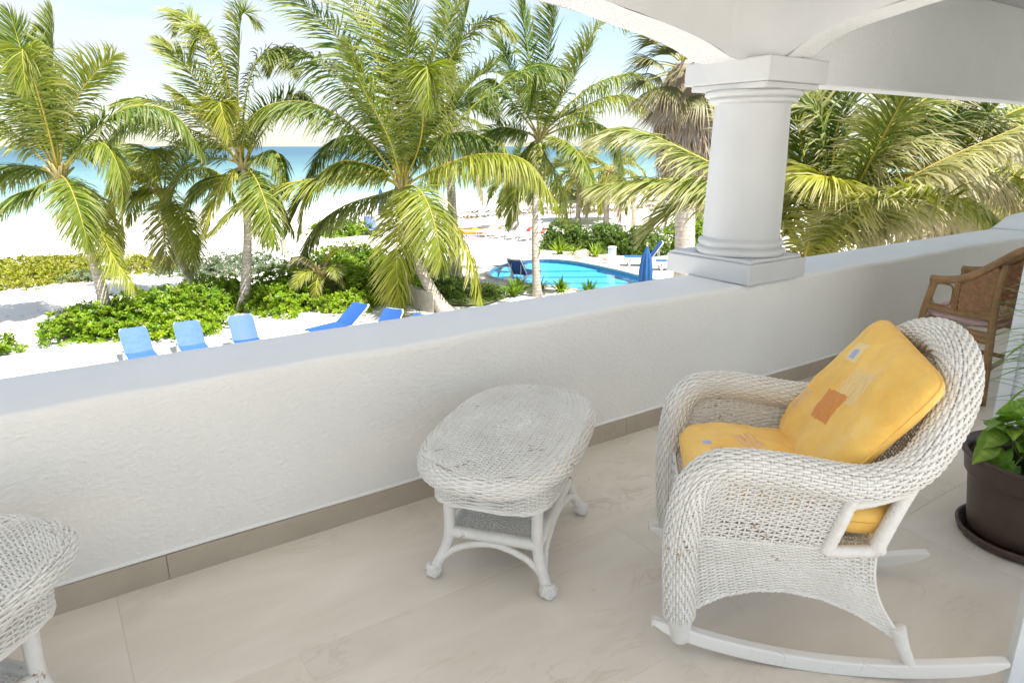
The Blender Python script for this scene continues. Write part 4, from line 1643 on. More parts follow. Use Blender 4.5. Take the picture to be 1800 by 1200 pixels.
# leaves that spill over the rim towards the camera side
for a, r, z, tl, sc_ in [(2.75, 0.265, 0.07, -0.9, 1.05), (3.0, 0.27, 0.035, -1.15, 1.15), (3.3, 0.285, 0.10, -0.3, 1.0), (2.5, 0.25, 0.13, -0.2, 1.1), (3.7, 0.28, 0.05, -0.8, 1.05),
                         (2.35, 0.22, 0.17, 0.1, 1.0), (2.9, 0.24, 0.12, -0.1, 1.1), (3.15, 0.25, 0.16, 0.3, 1.1), (3.5, 0.24, 0.13, -0.2, 1.1), (2.7, 0.2, 0.2, 0.4, 1.1), (3.9, 0.26, 0.03, -1.0, 1.2), (2.2, 0.27, 0.09, -0.4, 1.0), (4.1, 0.28, 0.09, -0.5, 1.0), (2.62, 0.31, 0.085, -0.35, 0.85)]:
    specs.append((a, r, z, tl, sc_))
for i, (a, r, z, tl, sc_) in enumerate(specs):
    o = link('leaf', pv[i % 5], pth)
    base = Vector((r * math.cos(a) * 0.72, r * math.sin(a) * 0.72, z))
    o.location = base
    o.rotation_euler = (tl + rg.uniform(-0.15, 0.15), rg.uniform(-0.7, 0.7), a - PI / 2 + rg.uniform(-0.9, 0.9))
    s_ = sc_ * rg.uniform(0.55, 0.85)
    o.scale = (s_, s_, s_)
    root = Vector((r * math.cos(a) * 0.25, r * math.sin(a) * 0.25, 0.0))
    mid = (root + base) / 2 + Vector((0, 0, 0.05))
    stems.tube(spline([root, mid, base], 8), 0.0028, 5, tint=(0.4, 0.0))
stems.obj('stems', M['pothos'], pth, kind='stuff')

# thin bladed plant reaching in from the right
pp = thing('parlour_palm', 'thin leaved potted palm reaching in from the right picture edge', 'house plant', (3.72, 0.95, 0))
mb = MB()
mb.lathe([(0.0, 0.004), (0.13, 0.004), (0.16, 0.28), (0.175, 0.285), (0.175, 0.31), (0.155, 0.31), (0.15, 0.27), (0.0, 0.27)], n=40)
mb.obj('plant_pot', M['pot'], pp)
rg = np.random.default_rng(5)
st = MB()


def blade(P0, d, L, w, droop, rgx):
    t = np.linspace(0, 1, 9)[:, None]
    P = np.asarray(P0) + np.asarray(d)[None] * t * L + np.array([0, 0, -1.0])[None] * (t ** 2) * L * droop
    Tn = nrm(np.gradient(P, axis=0))
    side = nrm(np.cross(Tn, np.array([0, 0, 1.0])))
    ww = w * np.sin(PI * np.clip(t * 0.9 + 0.1, 0, 1)) ** 0.7
    return np.stack([P - side * ww, P + side * ww * 0.0 + np.array([0, 0, -1]) * ww * 0.25, P + side * ww], 1)


# stems towards the picture (direction -X mostly), each ending in a spray of blades
for i, (az_, zt, reach) in enumerate([(2.55, 0.80, 0.24), (2.35, 0.92, 0.24), (2.75, 0.84, 0.26), (2.2, 0.74, 0.22), (2.9, 0.72, 0.20), (2.45, 1.02, 0.20), (0.5, 0.9, 0.3), (5.0, 0.85, 0.3), (1.2, 0.95, 0.3), (2.6, 0.58, 0.24)]):
    tip = np.array([reach * math.cos(az_), reach * math.sin(az_), zt])
    P = spline([(0, 0, 0.27), (tip[0] * 0.25, tip[1] * 0.25, zt * 0.75), tip], 14)
    st.tube(P, np.linspace(0.004, 0.0018, 14), 6, tint=(0.5, 0.0))
    for q in range(9):
        f = 0.55 + 0.45 * q / 8
        p0 = P[int(f * 13)]
        sgn = 1 if q % 2 else -1
        da = az_ + sgn * rg.uniform(0.3, 1.1)
        d = nrm(np.array([math.cos(da), math.sin(da), rg.uniform(0.05, 0.45)]))
        mb = MB()
        mb.grid(blade(p0, d, rg.uniform(0.15, 0.27), 0.0055, rg.uniform(0.15, 0.6), rg), tint=(rg.uniform(0.0, 0.35), 0.5 * (rg.uniform() > 0.85)))
        mb.obj('leaf', M['pothos'], pp)
st.obj('stems', M['pothos'], pp, kind='stuff')
# ribs of the hand set fronds, in metres (right, up, away) from each crown; then roll, yellow, dry, droop
RIBS = {
    'big': [
        ([(0.0,0.0,0.0),(-0.23,2.21,0.07),(-0.83,4.24,0.15),(-1.79,5.83,0.22),(-2.48,6.45,0.3)], 0.35, 0.15, 0, 0.25),
        ([(0.0,0.0,0.0),(-0.75,2.21,0.12),(-1.61,4.07,0.25),(-2.91,5.3,0.38),(-3.43,5.48,0.5)], 0.5, 0.35, 0, 0.3),
        ([(0.0,0.0,0.0),(-0.92,2.03,0.2),(-2.22,3.54,0.4),(-3.4,3.98,0.6),(-3.9,3.54,0.8)], 0.4, 0.3, 0, 0.7),
        ([(0.0,0.0,0.0),(-1.09,1.5,-0.07),(-2.48,2.39,-0.15),(-3.86,2.3,-0.22),(-4.7,1.5,-0.3)], 0.3, 0.25, 0, 0.8),
        ([(0.0,0.0,0.0),(0.16,2.56,0.13),(0.33,4.68,0.27),(0.43,6.45,0.4)], -0.3, 0.12, 0, 0.12),
        ([(0.0,0.0,0.0),(-0.05,2.39,0.25),(-0.23,4.15,0.5),(-1.09,5.75,0.75),(-1.61,6.1,1.0)], 0.2, 0.15, 0, 0.3),
        ([(0.0,0.0,0.0),(0.55,2.21,0.1),(1.25,4.24,0.2),(2.29,5.57,0.3),(3.07,5.75,0.4)], -0.3, 0.3, 0, 0.3),
        ([(0.0,0.0,0.0),(0.73,1.86,0.23),(1.59,3.8,0.45),(2.55,4.77,0.68),(3.33,4.51,0.9)], -0.3, 0.4, 0, 0.5),
        ([(0.0,0.0,0.0),(0.64,1.33,-0.4),(0.85,2.74,-0.8),(0.99,3.27,-1.2),(1.06,2.21,-1.6)], 0.1, 0.45, 0, 0.6),
        ([(0.0,0.0,0.0),(0.99,1.15,-0.05),(2.37,2.47,-0.1),(3.85,3.39,-0.15),(4.89,3.27,-0.2)], -0.2, 0.4, 0, 0.55),
        ([(0.0,0.0,0.0),(0.99,0.53,-0.12),(2.37,0.97,-0.25),(3.76,0.76,-0.38),(4.71,-0.53,-0.5)], 0.1, 0.4, 0, 1.0),
        ([(0.0,0.0,0.0),(-0.57,0.53,-0.1),(-1.79,0.76,-0.2),(-2.74,0.0,-0.3),(-3.14,-1.33,-0.4)], 0.1, 0.45, 0, 0.9),
        ([(0.0,0.0,0.0),(-0.92,0.44,-0.23),(-2.82,0.23,-0.45),(-4.38,-0.18,-0.68),(-5.63,-1.27,-0.9)], 0.1, 0.5, 0, 0.75),
        ([(0.0,0.0,0.0),(0.09,-0.27,-0.38),(-0.05,-1.15,-0.75),(-0.1,-2.39,-1.12),(0.05,-3.62,-1.5)], 0, 0.6, 0, 0.5),
        ([(0.0,0.0,0.0),(0.64,-0.23,-0.25),(1.42,-0.88,-0.5),(2.06,-2.03,-0.75),(2.46,-3.62,-1.0)], 0.2, 0.55, 0, 0.55),
        ([(0.0,0.0,0.0),(-0.57,-0.18,0.15),(-1.96,-0.62,0.3),(-3.0,-1.41,0.45),(-3.43,-2.56,0.6)], 0.1, 0.2, 0.1, 0.9),
        ([(0.0,0.0,0.0),(0.29,0.97,0.35),(1.51,1.59,0.7),(2.72,1.33,1.05),(3.5,0.27,1.4)], 0.1, 0.2, 0, 0.9),
        ([(0.0,0.0,0.0),(-0.4,0.8,0.38),(-1.44,1.5,0.75),(-2.48,1.24,1.12),(-3.34,0.09,1.5)], 0.1, 0.15, 0, 0.9),
        ([(0.0,0.0,0.0),(-0.23,1.33,-0.43),(-0.83,2.74,-0.87),(-1.09,3.8,-1.3)], 0.2, 0.3, 0, 0.3),
    ],
    'first': [
        ([(0.0,0.0,0.0),(-0.26,1.58,0.07),(-0.49,3.0,0.13),(-0.65,3.97,0.2)], 0.3, 0.15, 0, 0.12),
        ([(0.0,0.0,0.0),(0.12,1.58,0.1),(0.23,3.0,0.2),(0.32,4.02,0.3)], -0.3, 0.12, 0, 0.12),
        ([(0.0,0.0,0.0),(-0.42,1.26,0.03),(-0.8,2.68,0.05),(-1.27,3.47,0.08),(-1.73,3.39,0.1)], 0.4, 0.3, 0, 0.3),
        ([(0.0,0.0,0.0),(-0.57,1.02,0.07),(-1.19,2.21,0.15),(-2.12,2.52,0.22),(-2.74,2.05,0.3)], 0.3, 0.25, 0, 0.6),
        ([(0.0,0.0,0.0),(0.36,1.18,0.0),(0.9,2.05,0.0),(1.36,2.52,0.0),(1.93,2.96,0.0)], 0.5, 0.4, 0, 0.25),
        ([(0.0,0.0,0.0),(-0.73,0.87,-0.12),(-1.42,1.58,-0.25),(-2.27,1.34,-0.38),(-2.89,0.32,-0.5)], 0.2, 0.4, 0, 0.9),
        ([(0.0,0.0,0.0),(0.82,0.63,-0.1),(1.44,0.79,-0.2),(1.78,0.16,-0.3),(1.82,-0.71,-0.4)], 0.1, 0.25, 0, 0.9),
        ([(0.0,0.0,0.0),(0.51,-0.32,-0.25),(1.05,-1.1,-0.5),(1.51,-2.05,-0.75),(2.09,-2.84,-1.0)], 0.1, 0.65, 0, 0.5),
        ([(0.0,0.0,0.0),(-0.57,0.16,0.12),(-1.34,0.16,0.25),(-2.27,-0.32,0.38),(-2.74,-1.1,0.5)], 0.1, 0.2, 0, 0.9),
        ([(0.0,0.0,0.0),(0.12,1.1,-0.3),(0.17,2.36,-0.6),(0.23,3.0,-0.9),(0.32,2.05,-1.2)], 0.1, 0.45, 0, 0.5),
        ([(0.0,0.0,0.0),(0.66,-0.47,0.07),(0.97,-1.58,0.13),(1.05,-2.36,0.2)], 0.1, 0.5, 0.25, 0.6),
        ([(0.0,0.0,0.0),(0.82,0.95,0.2),(1.9,1.73,0.4),(2.98,1.58,0.6),(3.6,0.47,0.8)], 0.1, 0.1, 0, 0.8),
        ([(0.0,0.0,0.0),(-0.57,-0.32,-0.2),(-1.27,-0.63,-0.4),(-1.81,-1.42,-0.6)], 0.1, 0.4, 0, 0.8),
        ([(0.0,0.0,0.0),(-0.19,0.95,0.33),(-0.34,2.05,0.67),(-0.57,2.68,1.0)], 0.2, 0.15, 0, 0.3),
    ],
    'second': [
        ([(0.0,0.0,0.0),(-0.28,0.66,-0.1),(-0.93,0.95,-0.2),(-1.4,0.47,-0.3),(-1.45,-0.66,-0.4)], 0.1, 0.75, 0, 0.7),
        ([(0.0,0.0,0.0),(-0.37,0.66,-0.2),(-0.71,0.66,-0.4),(-1.02,-0.09,-0.6),(-1.12,-1.61,-0.8)], 0.1, 0.8, 0, 0.6),
        ([(0.0,0.0,0.0),(0.19,0.28,-0.15),(0.65,-0.47,-0.3),(0.84,-1.42,-0.45),(0.93,-2.37,-0.6)], 0.1, 0.75, 0.1, 0.6),
        ([(0.0,0.0,0.0),(0.56,0.66,0.1),(1.21,0.95,0.2),(1.86,0.66,0.3),(2.14,-0.09,0.4)], 0.1, 0.45, 0, 0.8),
        ([(0.0,0.0,0.0),(0.19,1.04,0.07),(0.56,1.61,0.15),(0.93,1.8,0.22),(1.21,1.42,0.3)], 0.2, 0.5, 0, 0.5),
        ([(0.0,0.0,0.0),(-0.56,0.66,0.17),(-1.3,1.61,0.33),(-2.05,1.8,0.5)], 0.2, 0.4, 0, 0.5),
        ([(0.0,0.0,0.0),(0.0,0.85,-0.25),(0.0,1.39,-0.5),(0.19,1.46,-0.75),(0.37,0.66,-1.0)], 0.1, 0.7, 0, 0.6),
        ([(0.0,0.0,0.0),(0.0,-0.28,-0.27),(0.09,-1.23,-0.53),(0.19,-2.18,-0.8)], 0.1, 0.75, 0.3, 0.6),
        ([(0.0,0.0,0.0),(-0.56,0.28,0.2),(-1.12,0.09,0.4),(-1.58,-0.85,0.6)], 0.1, 0.5, 0, 0.8),
    ],
    'third': [
        ([(0.0,0.0,0.0),(-0.61,1.5,0.07),(-1.39,2.74,0.13),(-2.11,3.48,0.2)], 0.4, 0.3, 0, 0.15),
        ([(0.0,0.0,0.0),(-0.35,1.68,0.03),(-0.78,3.27,0.05),(-1.21,4.12,0.08),(-1.47,3.8,0.1)], 0.3, 0.35, 0, 0.35),
        ([(0.0,0.0,0.0),(-0.09,1.86,-0.12),(-0.26,3.09,-0.25),(-0.61,3.71,-0.38),(-0.95,2.92,-0.5)], 0.2, 0.3, 0, 0.4),
        ([(0.0,0.0,0.0),(0.03,1.86,0.05),(0.17,3.09,0.1),(0.35,4.15,0.15),(0.69,3.98,0.2)], -0.3, 0.12, 0, 0.25),
        ([(0.0,0.0,0.0),(0.17,1.68,0.12),(0.61,2.92,0.25),(1.21,3.27,0.38),(1.65,2.74,0.5)], -0.3, 0.3, 0, 0.5),
        ([(0.0,0.0,0.0),(-0.69,0.8,0.07),(-1.73,1.59,0.15),(-2.95,1.86,0.22),(-3.73,1.77,0.3)], 0.3, 0.35, 0, 0.35),
        ([(0.0,0.0,0.0),(-0.87,0.71,0.12),(-2.25,1.24,0.25),(-3.47,1.24,0.38),(-4.16,0.71,0.5)], 0.1, 0.1, 0, 0.9),
        ([(0.0,0.0,0.0),(0.52,0.8,0.15),(1.21,1.68,0.3),(1.73,2.03,0.45),(1.99,1.5,0.6)], 0.1, 0.2, 0, 0.6),
        ([(0.0,0.0,0.0),(-0.35,0.97,-0.4),(-0.95,1.59,-0.8),(-1.13,1.94,-1.2)], 0.2, 0.5, 0, 0.3),
        ([(0.0,0.0,0.0),(0.52,0.27,-0.1),(1.04,0.41,-0.2),(1.3,-0.09,-0.3),(1.35,-0.8,-0.4)], 0.1, 0.3, 0, 0.9),
        ([(0.0,0.0,0.0),(-0.35,-0.27,-0.27),(-0.78,-0.97,-0.53),(-1.04,-1.86,-0.8)], 0.1, 0.6, 0, 0.5),
        ([(0.0,0.0,0.0),(0.35,-0.27,0.13),(0.87,-0.97,0.27),(1.21,-2.03,0.4)], 0.1, 0.3, 0, 0.7),
        ([(0.0,0.0,0.0),(0.0,0.8,-0.33),(-0.17,1.5,-0.65),(-0.09,1.68,-0.98),(0.17,0.8,-1.3)], 0.1, 0.4, 0, 0.5),
        ([(0.0,0.0,0.0),(-0.52,-0.27,0.17),(-1.39,-0.44,0.33),(-2.08,-1.15,0.5)], 0.1, 0.25, 0, 0.8),
    ],
    'fifth': [
        ([(0.0,0.0,0.0),(-0.23,1.65,0.03),(-0.47,3.19,0.07),(-0.61,4.26,0.1)], 0.3, 0.12, 0, 0.1),
        ([(0.0,0.0,0.0),(0.15,1.65,0.07),(0.3,3.19,0.13),(0.42,4.2,0.2)], -0.3, 0.12, 0, 0.1),
        ([(0.0,0.0,0.0),(0.66,1.35,0.03),(1.33,2.71,0.05),(2.09,3.58,0.08),(2.75,3.48,0.1)], 0.2, 0.3, 0, 0.35),
        ([(0.0,0.0,0.0),(0.47,0.87,-0.17),(1.14,2.03,-0.33),(1.61,2.9,-0.5)], 0.2, 0.3, 0, 0.2),
        ([(0.0,0.0,0.0),(-0.66,1.26,0.07),(-1.04,2.42,0.13),(-1.33,3.1,0.2)], 0.2, 0.2, 0, 0.2),
        ([(0.0,0.0,0.0),(-0.76,0.97,0.1),(-1.52,1.84,0.2),(-2.09,1.65,0.3),(-2.37,0.87,0.4)], 0.2, 0.2, 0, 0.8),
        ([(0.0,0.0,0.0),(0.95,1.06,0.05),(1.9,1.74,0.1),(3.04,2.03,0.15),(3.8,1.65,0.2)], 0.2, 0.4, 0, 0.6),
        ([(0.0,0.0,0.0),(0.95,0.68,-0.1),(2.09,1.26,-0.2),(3.04,1.26,-0.3),(3.8,0.68,-0.4)], 0.1, 0.4, 0, 0.8),
        ([(0.0,0.0,0.0),(0.95,0.39,0.1),(1.9,0.48,0.2),(2.56,0.0,0.3),(2.94,-1.06,0.4)], 0.1, 0.3, 0, 0.9),
        ([(0.0,0.0,0.0),(0.66,-0.1,-0.13),(1.33,-0.48,-0.27),(1.71,-1.45,-0.4)], 0.1, 0.5, 0, 0.7),
        ([(0.0,0.0,0.0),(-0.09,0.87,-0.3),(-0.19,1.65,-0.6),(-0.28,1.84,-0.9),(-0.38,0.87,-1.2)], 0.1, 0.4, 0, 0.5),
        ([(0.0,0.0,0.0),(-0.76,0.29,0.17),(-1.52,0.29,0.33),(-2.09,-0.48,0.5)], 0.1, 0.2, 0, 0.9),
        ([(0.0,0.0,0.0),(0.09,-0.48,-0.2),(0.66,-1.45,-0.4),(0.95,-2.61,-0.6)], 0.1, 0.5, 0.1, 0.6),
        ([(0.0,0.0,0.0),(-0.38,-0.29,0.1),(-0.85,-1.06,0.2),(-1.04,-2.03,0.3)], 0.1, 0.25, 0, 0.8),
    ],
    'low': [
        ([(0.0,0.0,0.0),(-0.48,0.86,0.12),(-1.44,1.32,0.25),(-2.48,1.77,0.38),(-3.08,1.74,0.5)], 0.1, 0.45, 0.05, 0.55),
        ([(0.0,0.0,0.0),(-0.56,0.61,0.0),(-1.48,1.08,0.0),(-2.32,1.14,0.0),(-3.12,1.06,0.0)], 0.1, 0.5, 0.05, 0.5),
        ([(0.0,0.0,0.0),(-0.22,0.15,-0.23),(-0.12,0.94,-0.45),(-0.22,1.18,-0.68),(-0.68,1.22,-0.9)], 0.2, 0.6, 0, 0.5),
        ([(0.0,0.0,0.0),(0.28,0.44,-0.12),(0.74,0.95,-0.25),(1.46,1.45,-0.38),(3.12,2.2,-0.5)], 0.15, 0.6, 0.3, 0.75),
        ([(0.0,0.0,0.0),(0.24,0.69,-0.2),(0.48,1.59,-0.4),(0.66,2.24,-0.6),(0.8,2.41,-0.8)], 0.2, 0.5, 0, 0.3),
        ([(0.0,0.0,0.0),(0.16,0.94,0.15),(0.24,1.84,0.3),(0.48,2.49,0.45),(0.96,2.73,0.6)], 0.3, 0.15, 0, 0.3),
        ([(0.0,0.0,0.0),(-0.08,0.94,0.23),(-0.24,1.84,0.47),(-0.48,2.49,0.7)], 0.3, 0.12, 0, 0.2),
        ([(0.0,0.0,0.0),(0.32,0.86,0.2),(0.96,1.75,0.4),(1.76,2.33,0.6),(2.56,2.41,0.8)], 0.1, 0.12, 0, 0.4),
        ([(0.0,0.0,0.0),(0.4,0.78,0.3),(1.28,1.59,0.6),(2.32,2.0,0.9),(3.2,1.75,1.2)], 0.1, 0.15, 0, 0.5),
        ([(0.0,0.0,0.0),(0.48,0.37,-0.15),(0.96,0.78,-0.3),(1.6,0.94,-0.45),(2.24,0.53,-0.6)], 0.1, 0.5, 0.75, 0.8),
        ([(0.0,0.0,0.0),(0.48,0.53,-0.03),(1.2,1.1,-0.05),(2.08,1.26,-0.08),(2.8,0.78,-0.1)], 0.1, 0.4, 0.55, 0.85),
        ([(0.0,0.0,0.0),(-0.32,0.53,0.27),(-0.72,1.51,0.53),(-1.12,2.16,0.8)], 0.2, 0.2, 0, 0.3),
        ([(0.0,0.0,0.0),(0.08,0.69,0.05),(0.0,1.51,0.1),(-0.16,2.0,0.15),(-0.56,2.08,0.2)], 0.2, 0.2, 0.05, 0.4),
        ([(0.0,0.0,0.0),(0.16,0.37,0.07),(0.48,1.18,0.15),(1.04,1.59,0.22),(1.68,1.59,0.3)], 0.2, 0.25, 0.1, 0.5),
        ([(0.0,0.0,0.0),(0.0,0.29,-0.33),(0.12,0.61,-0.65),(0.24,0.86,-0.98),(0.48,0.94,-1.3)], 0.2, 0.6, 0.1, 0.4),
    ],
}
# ================================================================== PALMS
VR = np.array([0.823, -0.569, 0.0])      # to the right as seen from the balcony
VF = np.array([0.569, 0.823, 0.0])       # straight out from the balcony
UPV = np.array([0, 0, 1.0])
WIND = -0.30 * VR + 0.02 * VF


def bez(p0, p1, p2, n):
    t = np.linspace(0, 1, n)[:, None]
    return (1 - t) ** 2 * p0 + 2 * t * (1 - t) * p1 + t ** 2 * p2


def frond_mesh(P, npair, llen, wid, droop, vee, yel, dry, rg, roll=0.0, bare=0.16, tipdry=0.25, wind=1.0, rib=0.022):
    """P: rib points (n,3), local to the crown. Returns (rib MB, leaflets MB)"""
    n = len(P)
    Tn = nrm(np.gradient(P, axis=0))
    chord = P[-1] - P[0]
    hz = chord * np.array([1, 1, 0])
    if np.linalg.norm(hz) < 0.25:
        hz = hz + np.array([math.cos(roll * 7), math.sin(roll * 7), 0]) * 0.3
    side0 = nrm(np.cross(hz, UPV))
    rb = MB()
    r = np.linspace(rib, rib * 0.16, n)
    rb.tube(P, r, 6, tint=(np.clip(0.35 + 0.6 * yel, 0, 1), dry * 0.6), sq=0.7)
    t = np.linspace(bare, 0.992, npair) + rg.normal(0, 0.25 / npair, npair)
    t = np.clip(t, bare, 0.995)
    f = t * (n - 1)
    i = np.minimum(f.astype(int), n - 2)
    w = (f - i)[:, None]
    pos = P[i] * (1 - w) + P[i + 1] * w
    tan = nrm(Tn[i] * (1 - w) + Tn[i + 1] * w)
    side = nrm(side0[None] - tan * (tan @ side0)[:, None])
    nor = np.cross(side, tan)
    ro = roll + 0.35 * roll * (t - 0.5)
    side, nor = side * np.cos(ro)[:, None] + nor * np.sin(ro)[:, None], nor * np.cos(ro)[:, None] - side * np.sin(ro)[:, None]
    tt = (t - bare) / (1 - bare)
    prof = np.clip(np.interp(tt, [0, 0.12, 0.35, 0.65, 0.88, 1.0], [0.50, 0.78, 1.0, 0.92, 0.60, 0.30]), 0, 2)
    alpha = np.radians(np.interp(tt, [0, 0.3, 0.75, 1.0], [78, 62, 40, 16]))
    lv = MB()
    K = np.array([0.0, 0.34, 0.68, 1.0])
    wk = np.array([0.55, 1.0, 0.8, 0.06])
    for sg in (-1, 1):
        q = npair
        al = alpha + rg.normal(0, 0.09, q)
        be = np.radians(vee) + rg.normal(0, 0.14, q)
        d = (side * sg * np.cos(be)[:, None] + nor * np.sin(be)[:, None]) * np.sin(al)[:, None] + tan * np.cos(al)[:, None]
        d = nrm(d)
        L = 1.15 * llen * prof * rg.uniform(0.82, 1.1, q)
        dr = droop * rg.uniform(0.6, 1.45, q)
        g = (-UPV * 1.0)[None] * dr[:, None] + WIND[None] * wind * rg.uniform(0.5, 1.3, q)[:, None]
        # station positions; limp outer part keeps the leaflet's length
        Pk = pos[:, None] + d[:, None] * (L[:, None] * K)[..., None] + g[:, None] * (L[:, None] * K ** 2)[..., None]
        seg = np.diff(Pk, axis=1)
        sl = np.linalg.norm(seg, axis=2, keepdims=True)
        seg = seg / sl * (L[:, None] * np.diff(K))[..., None]
        Pk = np.concatenate([pos[:, None], pos[:, None] + np.cumsum(seg, 1)], 1)
        dk = nrm(np.gradient(Pk, axis=1))
        ax = nrm(tan + nor * rg.normal(0, 0.35, q)[:, None] + side * rg.normal(0, 0.15, q)[:, None])
        wd = nrm(ax[:, None] - dk * np.sum(ax[:, None] * dk, -1, keepdims=True))
        hw = wid * 0.46 * (0.55 + 0.45 * prof)[:, None] * wk[None]
        A_, B_ = Pk - wd * hw[..., None], Pk + wd * hw[..., None]
        V = np.stack([A_, B_], 2)                      # q, 4, 2, 3
        idx = np.arange(q)[:, None] * 8
        Q = []
        for k_ in range(3):
            Q.append(np.concatenate([idx + 2 * k_, idx + 2 * k_ + 1, idx + 2 * k_ + 3, idx + 2 * k_ + 2], 1))
        Q = np.stack(Q, 1).reshape(-1, 4)
        yl = np.clip(yel + rg.normal(0, 0.12, q), 0, 1)
        td = np.clip(rg.normal(tipdry, 0.25, q), 0, 1)
        dryk = np.clip(dry + td[:, None] * np.array([0.0, 0.05, 0.45, 1.0])[None], 0, 1)
        ylk = np.clip(yl[:, None] + td[:, None] * np.array([0, 0.1, 0.4, 0.5])[None], 0, 1)
        tint = np.stack([np.repeat(ylk, 2, 1), np.repeat(dryk, 2, 1)], -1).reshape(-1, 2)
        lv.add(V.reshape(-1, 3), Q, tint=tint)
    return rb, lv


def auto_path(az, el, L, sag, n=22, rg=None):
    """a rib leaving at elevation el that bends down under its own weight"""
    d = np.array([math.cos(az) * math.cos(el), math.sin(az) * math.cos(el), math.sin(el)])
    P = [np.zeros(3)]
    ds = L / (n - 1)
    for i in range(n - 1):
        t = i / (n - 1)
        d = nrm(d + np.array([0, 0, -1.0]) * sag * ds / L * (0.3 + 2.2 * t) * (0.25 + math.sqrt(max(0, 1 - d[2] ** 2))) + WIND * 0.10 * t * ds)
        P.append(P[-1] + d * ds)
    return np.array(P)


def trunk(mb, p0, ctrl, p1, r0, r1, n=26):
    P = bez(np.array(p0, float), np.array(ctrl, float), np.array(p1, float), n)
    t = np.linspace(0, 1, n)
    r = r0 + (r1 - r0) * t ** 0.7 + 0.5 * r0 * np.exp(-t * 11)
    P2, L = resample(P, int(max(24, n * 3)))
    rr = np.interp(np.linspace(0, 1, len(P2)), t, r)
    rr = rr * (1 + 0.022 * np.sin(np.arange(len(P2)) * 2.2))
    mb.tube(P2, rr, 12)


def palm(label, base, crown, ctrl, fl, nf, seed, npair=62, llen=0.85, wid=0.042, r0=0.15, r1=0.10, specs=(), el_range=(-0.75, 1.35), yel=0.25, dry=0.0, tipdry=0.22, ribs=None, bare=0.16,
         nuts=4, droopk=1.0, skip=None, wind=1.0, trunk_on=True):
    rg = np.random.default_rng(seed)
    npair = int(npair * 1.95)
    base, crown = np.array(base, float), np.array(crown, float)
    t = thing('coconut_palm', label, 'palm tree', tuple(base), 0.0, 'coconut palms in the garden and on the beach')
    c = crown - base
    mb = MB()
    trunk(mb, (0, 0, -0.15), np.array(ctrl, float) - base, c - np.array([0, 0, 0.12]), r0, r1)
    mb.obj('trunk', M['bark'], t)
    # crown shaft: fibrous leaf bases
    mb = MB()
    for q in range(14):
        a = q * 2.399
        e_ = 0.5 + 0.6 * (q / 14)
        d = np.array([math.cos(a) * math.cos(e_), math.sin(a) * math.cos(e_), math.sin(e_)])
        mb.tube([c + d * 0.02 - np.array([0, 0, 0.28]), c + d * 0.14 - np.array([0, 0, 0.08]), c + d * 0.42], [0.075, 0.055, 0.022], 6, sq=0.6, tint=(0.4, 0.55))
    mb.obj('leaf_bases', M['rachis'], t)
    jobs = []
    for s in specs:                      # (right, up, away) of the tip, arch height, roll, yellow, dry, droop
        tip = VR * s[0] + UPV * s[1] + VF * s[2]
        arch = s[3]
        mid = tip * 0.5 + UPV * arch
        P = bez(np.zeros(3), mid, tip, 24)
        jobs.append((P, s[4], s[5], s[6], s[7]))
    for (L_, roll_, ye_, dy_, dp_) in (RIBS[ribs] if ribs else ()):
        Q_ = np.array(L_)
        P = spline(Q_[:, :1] * VR + Q_[:, 1:2] * UPV + Q_[:, 2:3] * VF, 26)
        jobs.append((P, roll_, float(np.clip(ye_ - 0.04 + rg.normal(0, 0.12), 0, 1)), dy_, dp_ * rg.uniform(0.85, 1.2)))
    for q in range(nf):
        f = (q + 0.5) / nf
        az = q * 2.39996 + rg.normal(0, 0.15)
        el = el_range[1] - (el_range[1] - el_range[0]) * f ** 0.85 + rg.normal(0, 0.1)
        if skip and skip(az, el):
            continue
        L = fl * rg.uniform(0.85, 1.1) * (0.8 if f < 0.12 else 1.0)
        P = auto_path(az, el, L, 1.15 + 0.8 * f + rg.normal(0, 0.15), rg=rg)
        dr = (0.10 + 0.75 * f) * droopk
        jobs.append((P, rg.normal(0, 0.35), np.clip(yel + 0.5 * (f - 0.45) + rg.normal(0, 0.10), 0, 1), np.clip(dry + (0.75 if (f > 0.93 and rg.uniform() < 0.6) else 0), 0, 1), dr))
    for P, roll, ye, dy, dr in jobs:
        rb, lv = frond_mesh(P, npair, llen, wid, dr, 22 - 30 * min(dr, 1.0), ye, dy, rg, roll, bare=bare, tipdry=tipdry, wind=wind, rib=0.020 + 0.004 * fl)
        fo = rb.obj('frond', M['rachis'], t)
        fo.location = tuple(c)
        lv.obj('leaflets', M['frond'], fo, smooth=False, kind='stuff')
    for q in range(nuts):
        a = rg.uniform(0, 2 * PI)
        mb = MB()
        mb.lathe([(0.0, -0.13)] + [(0.095 * math.cos(x) * (1 + 0.12 * math.sin(x)), 0.125 * math.sin(x)) for x in np.linspace(-1.4, 1.4, 9)] + [(0, 0.13)], n=12)
        o = mb.obj('coconut', M['coconut'], t)
        o.location = tuple(c + np.array([0.24 * math.cos(a), 0.24 * math.sin(a), -0.26 + rg.uniform(-0.08, 0.06)]))
    return t


def kp(n, x, y, z):
    return np.array([x, y, z])


Z0 = G
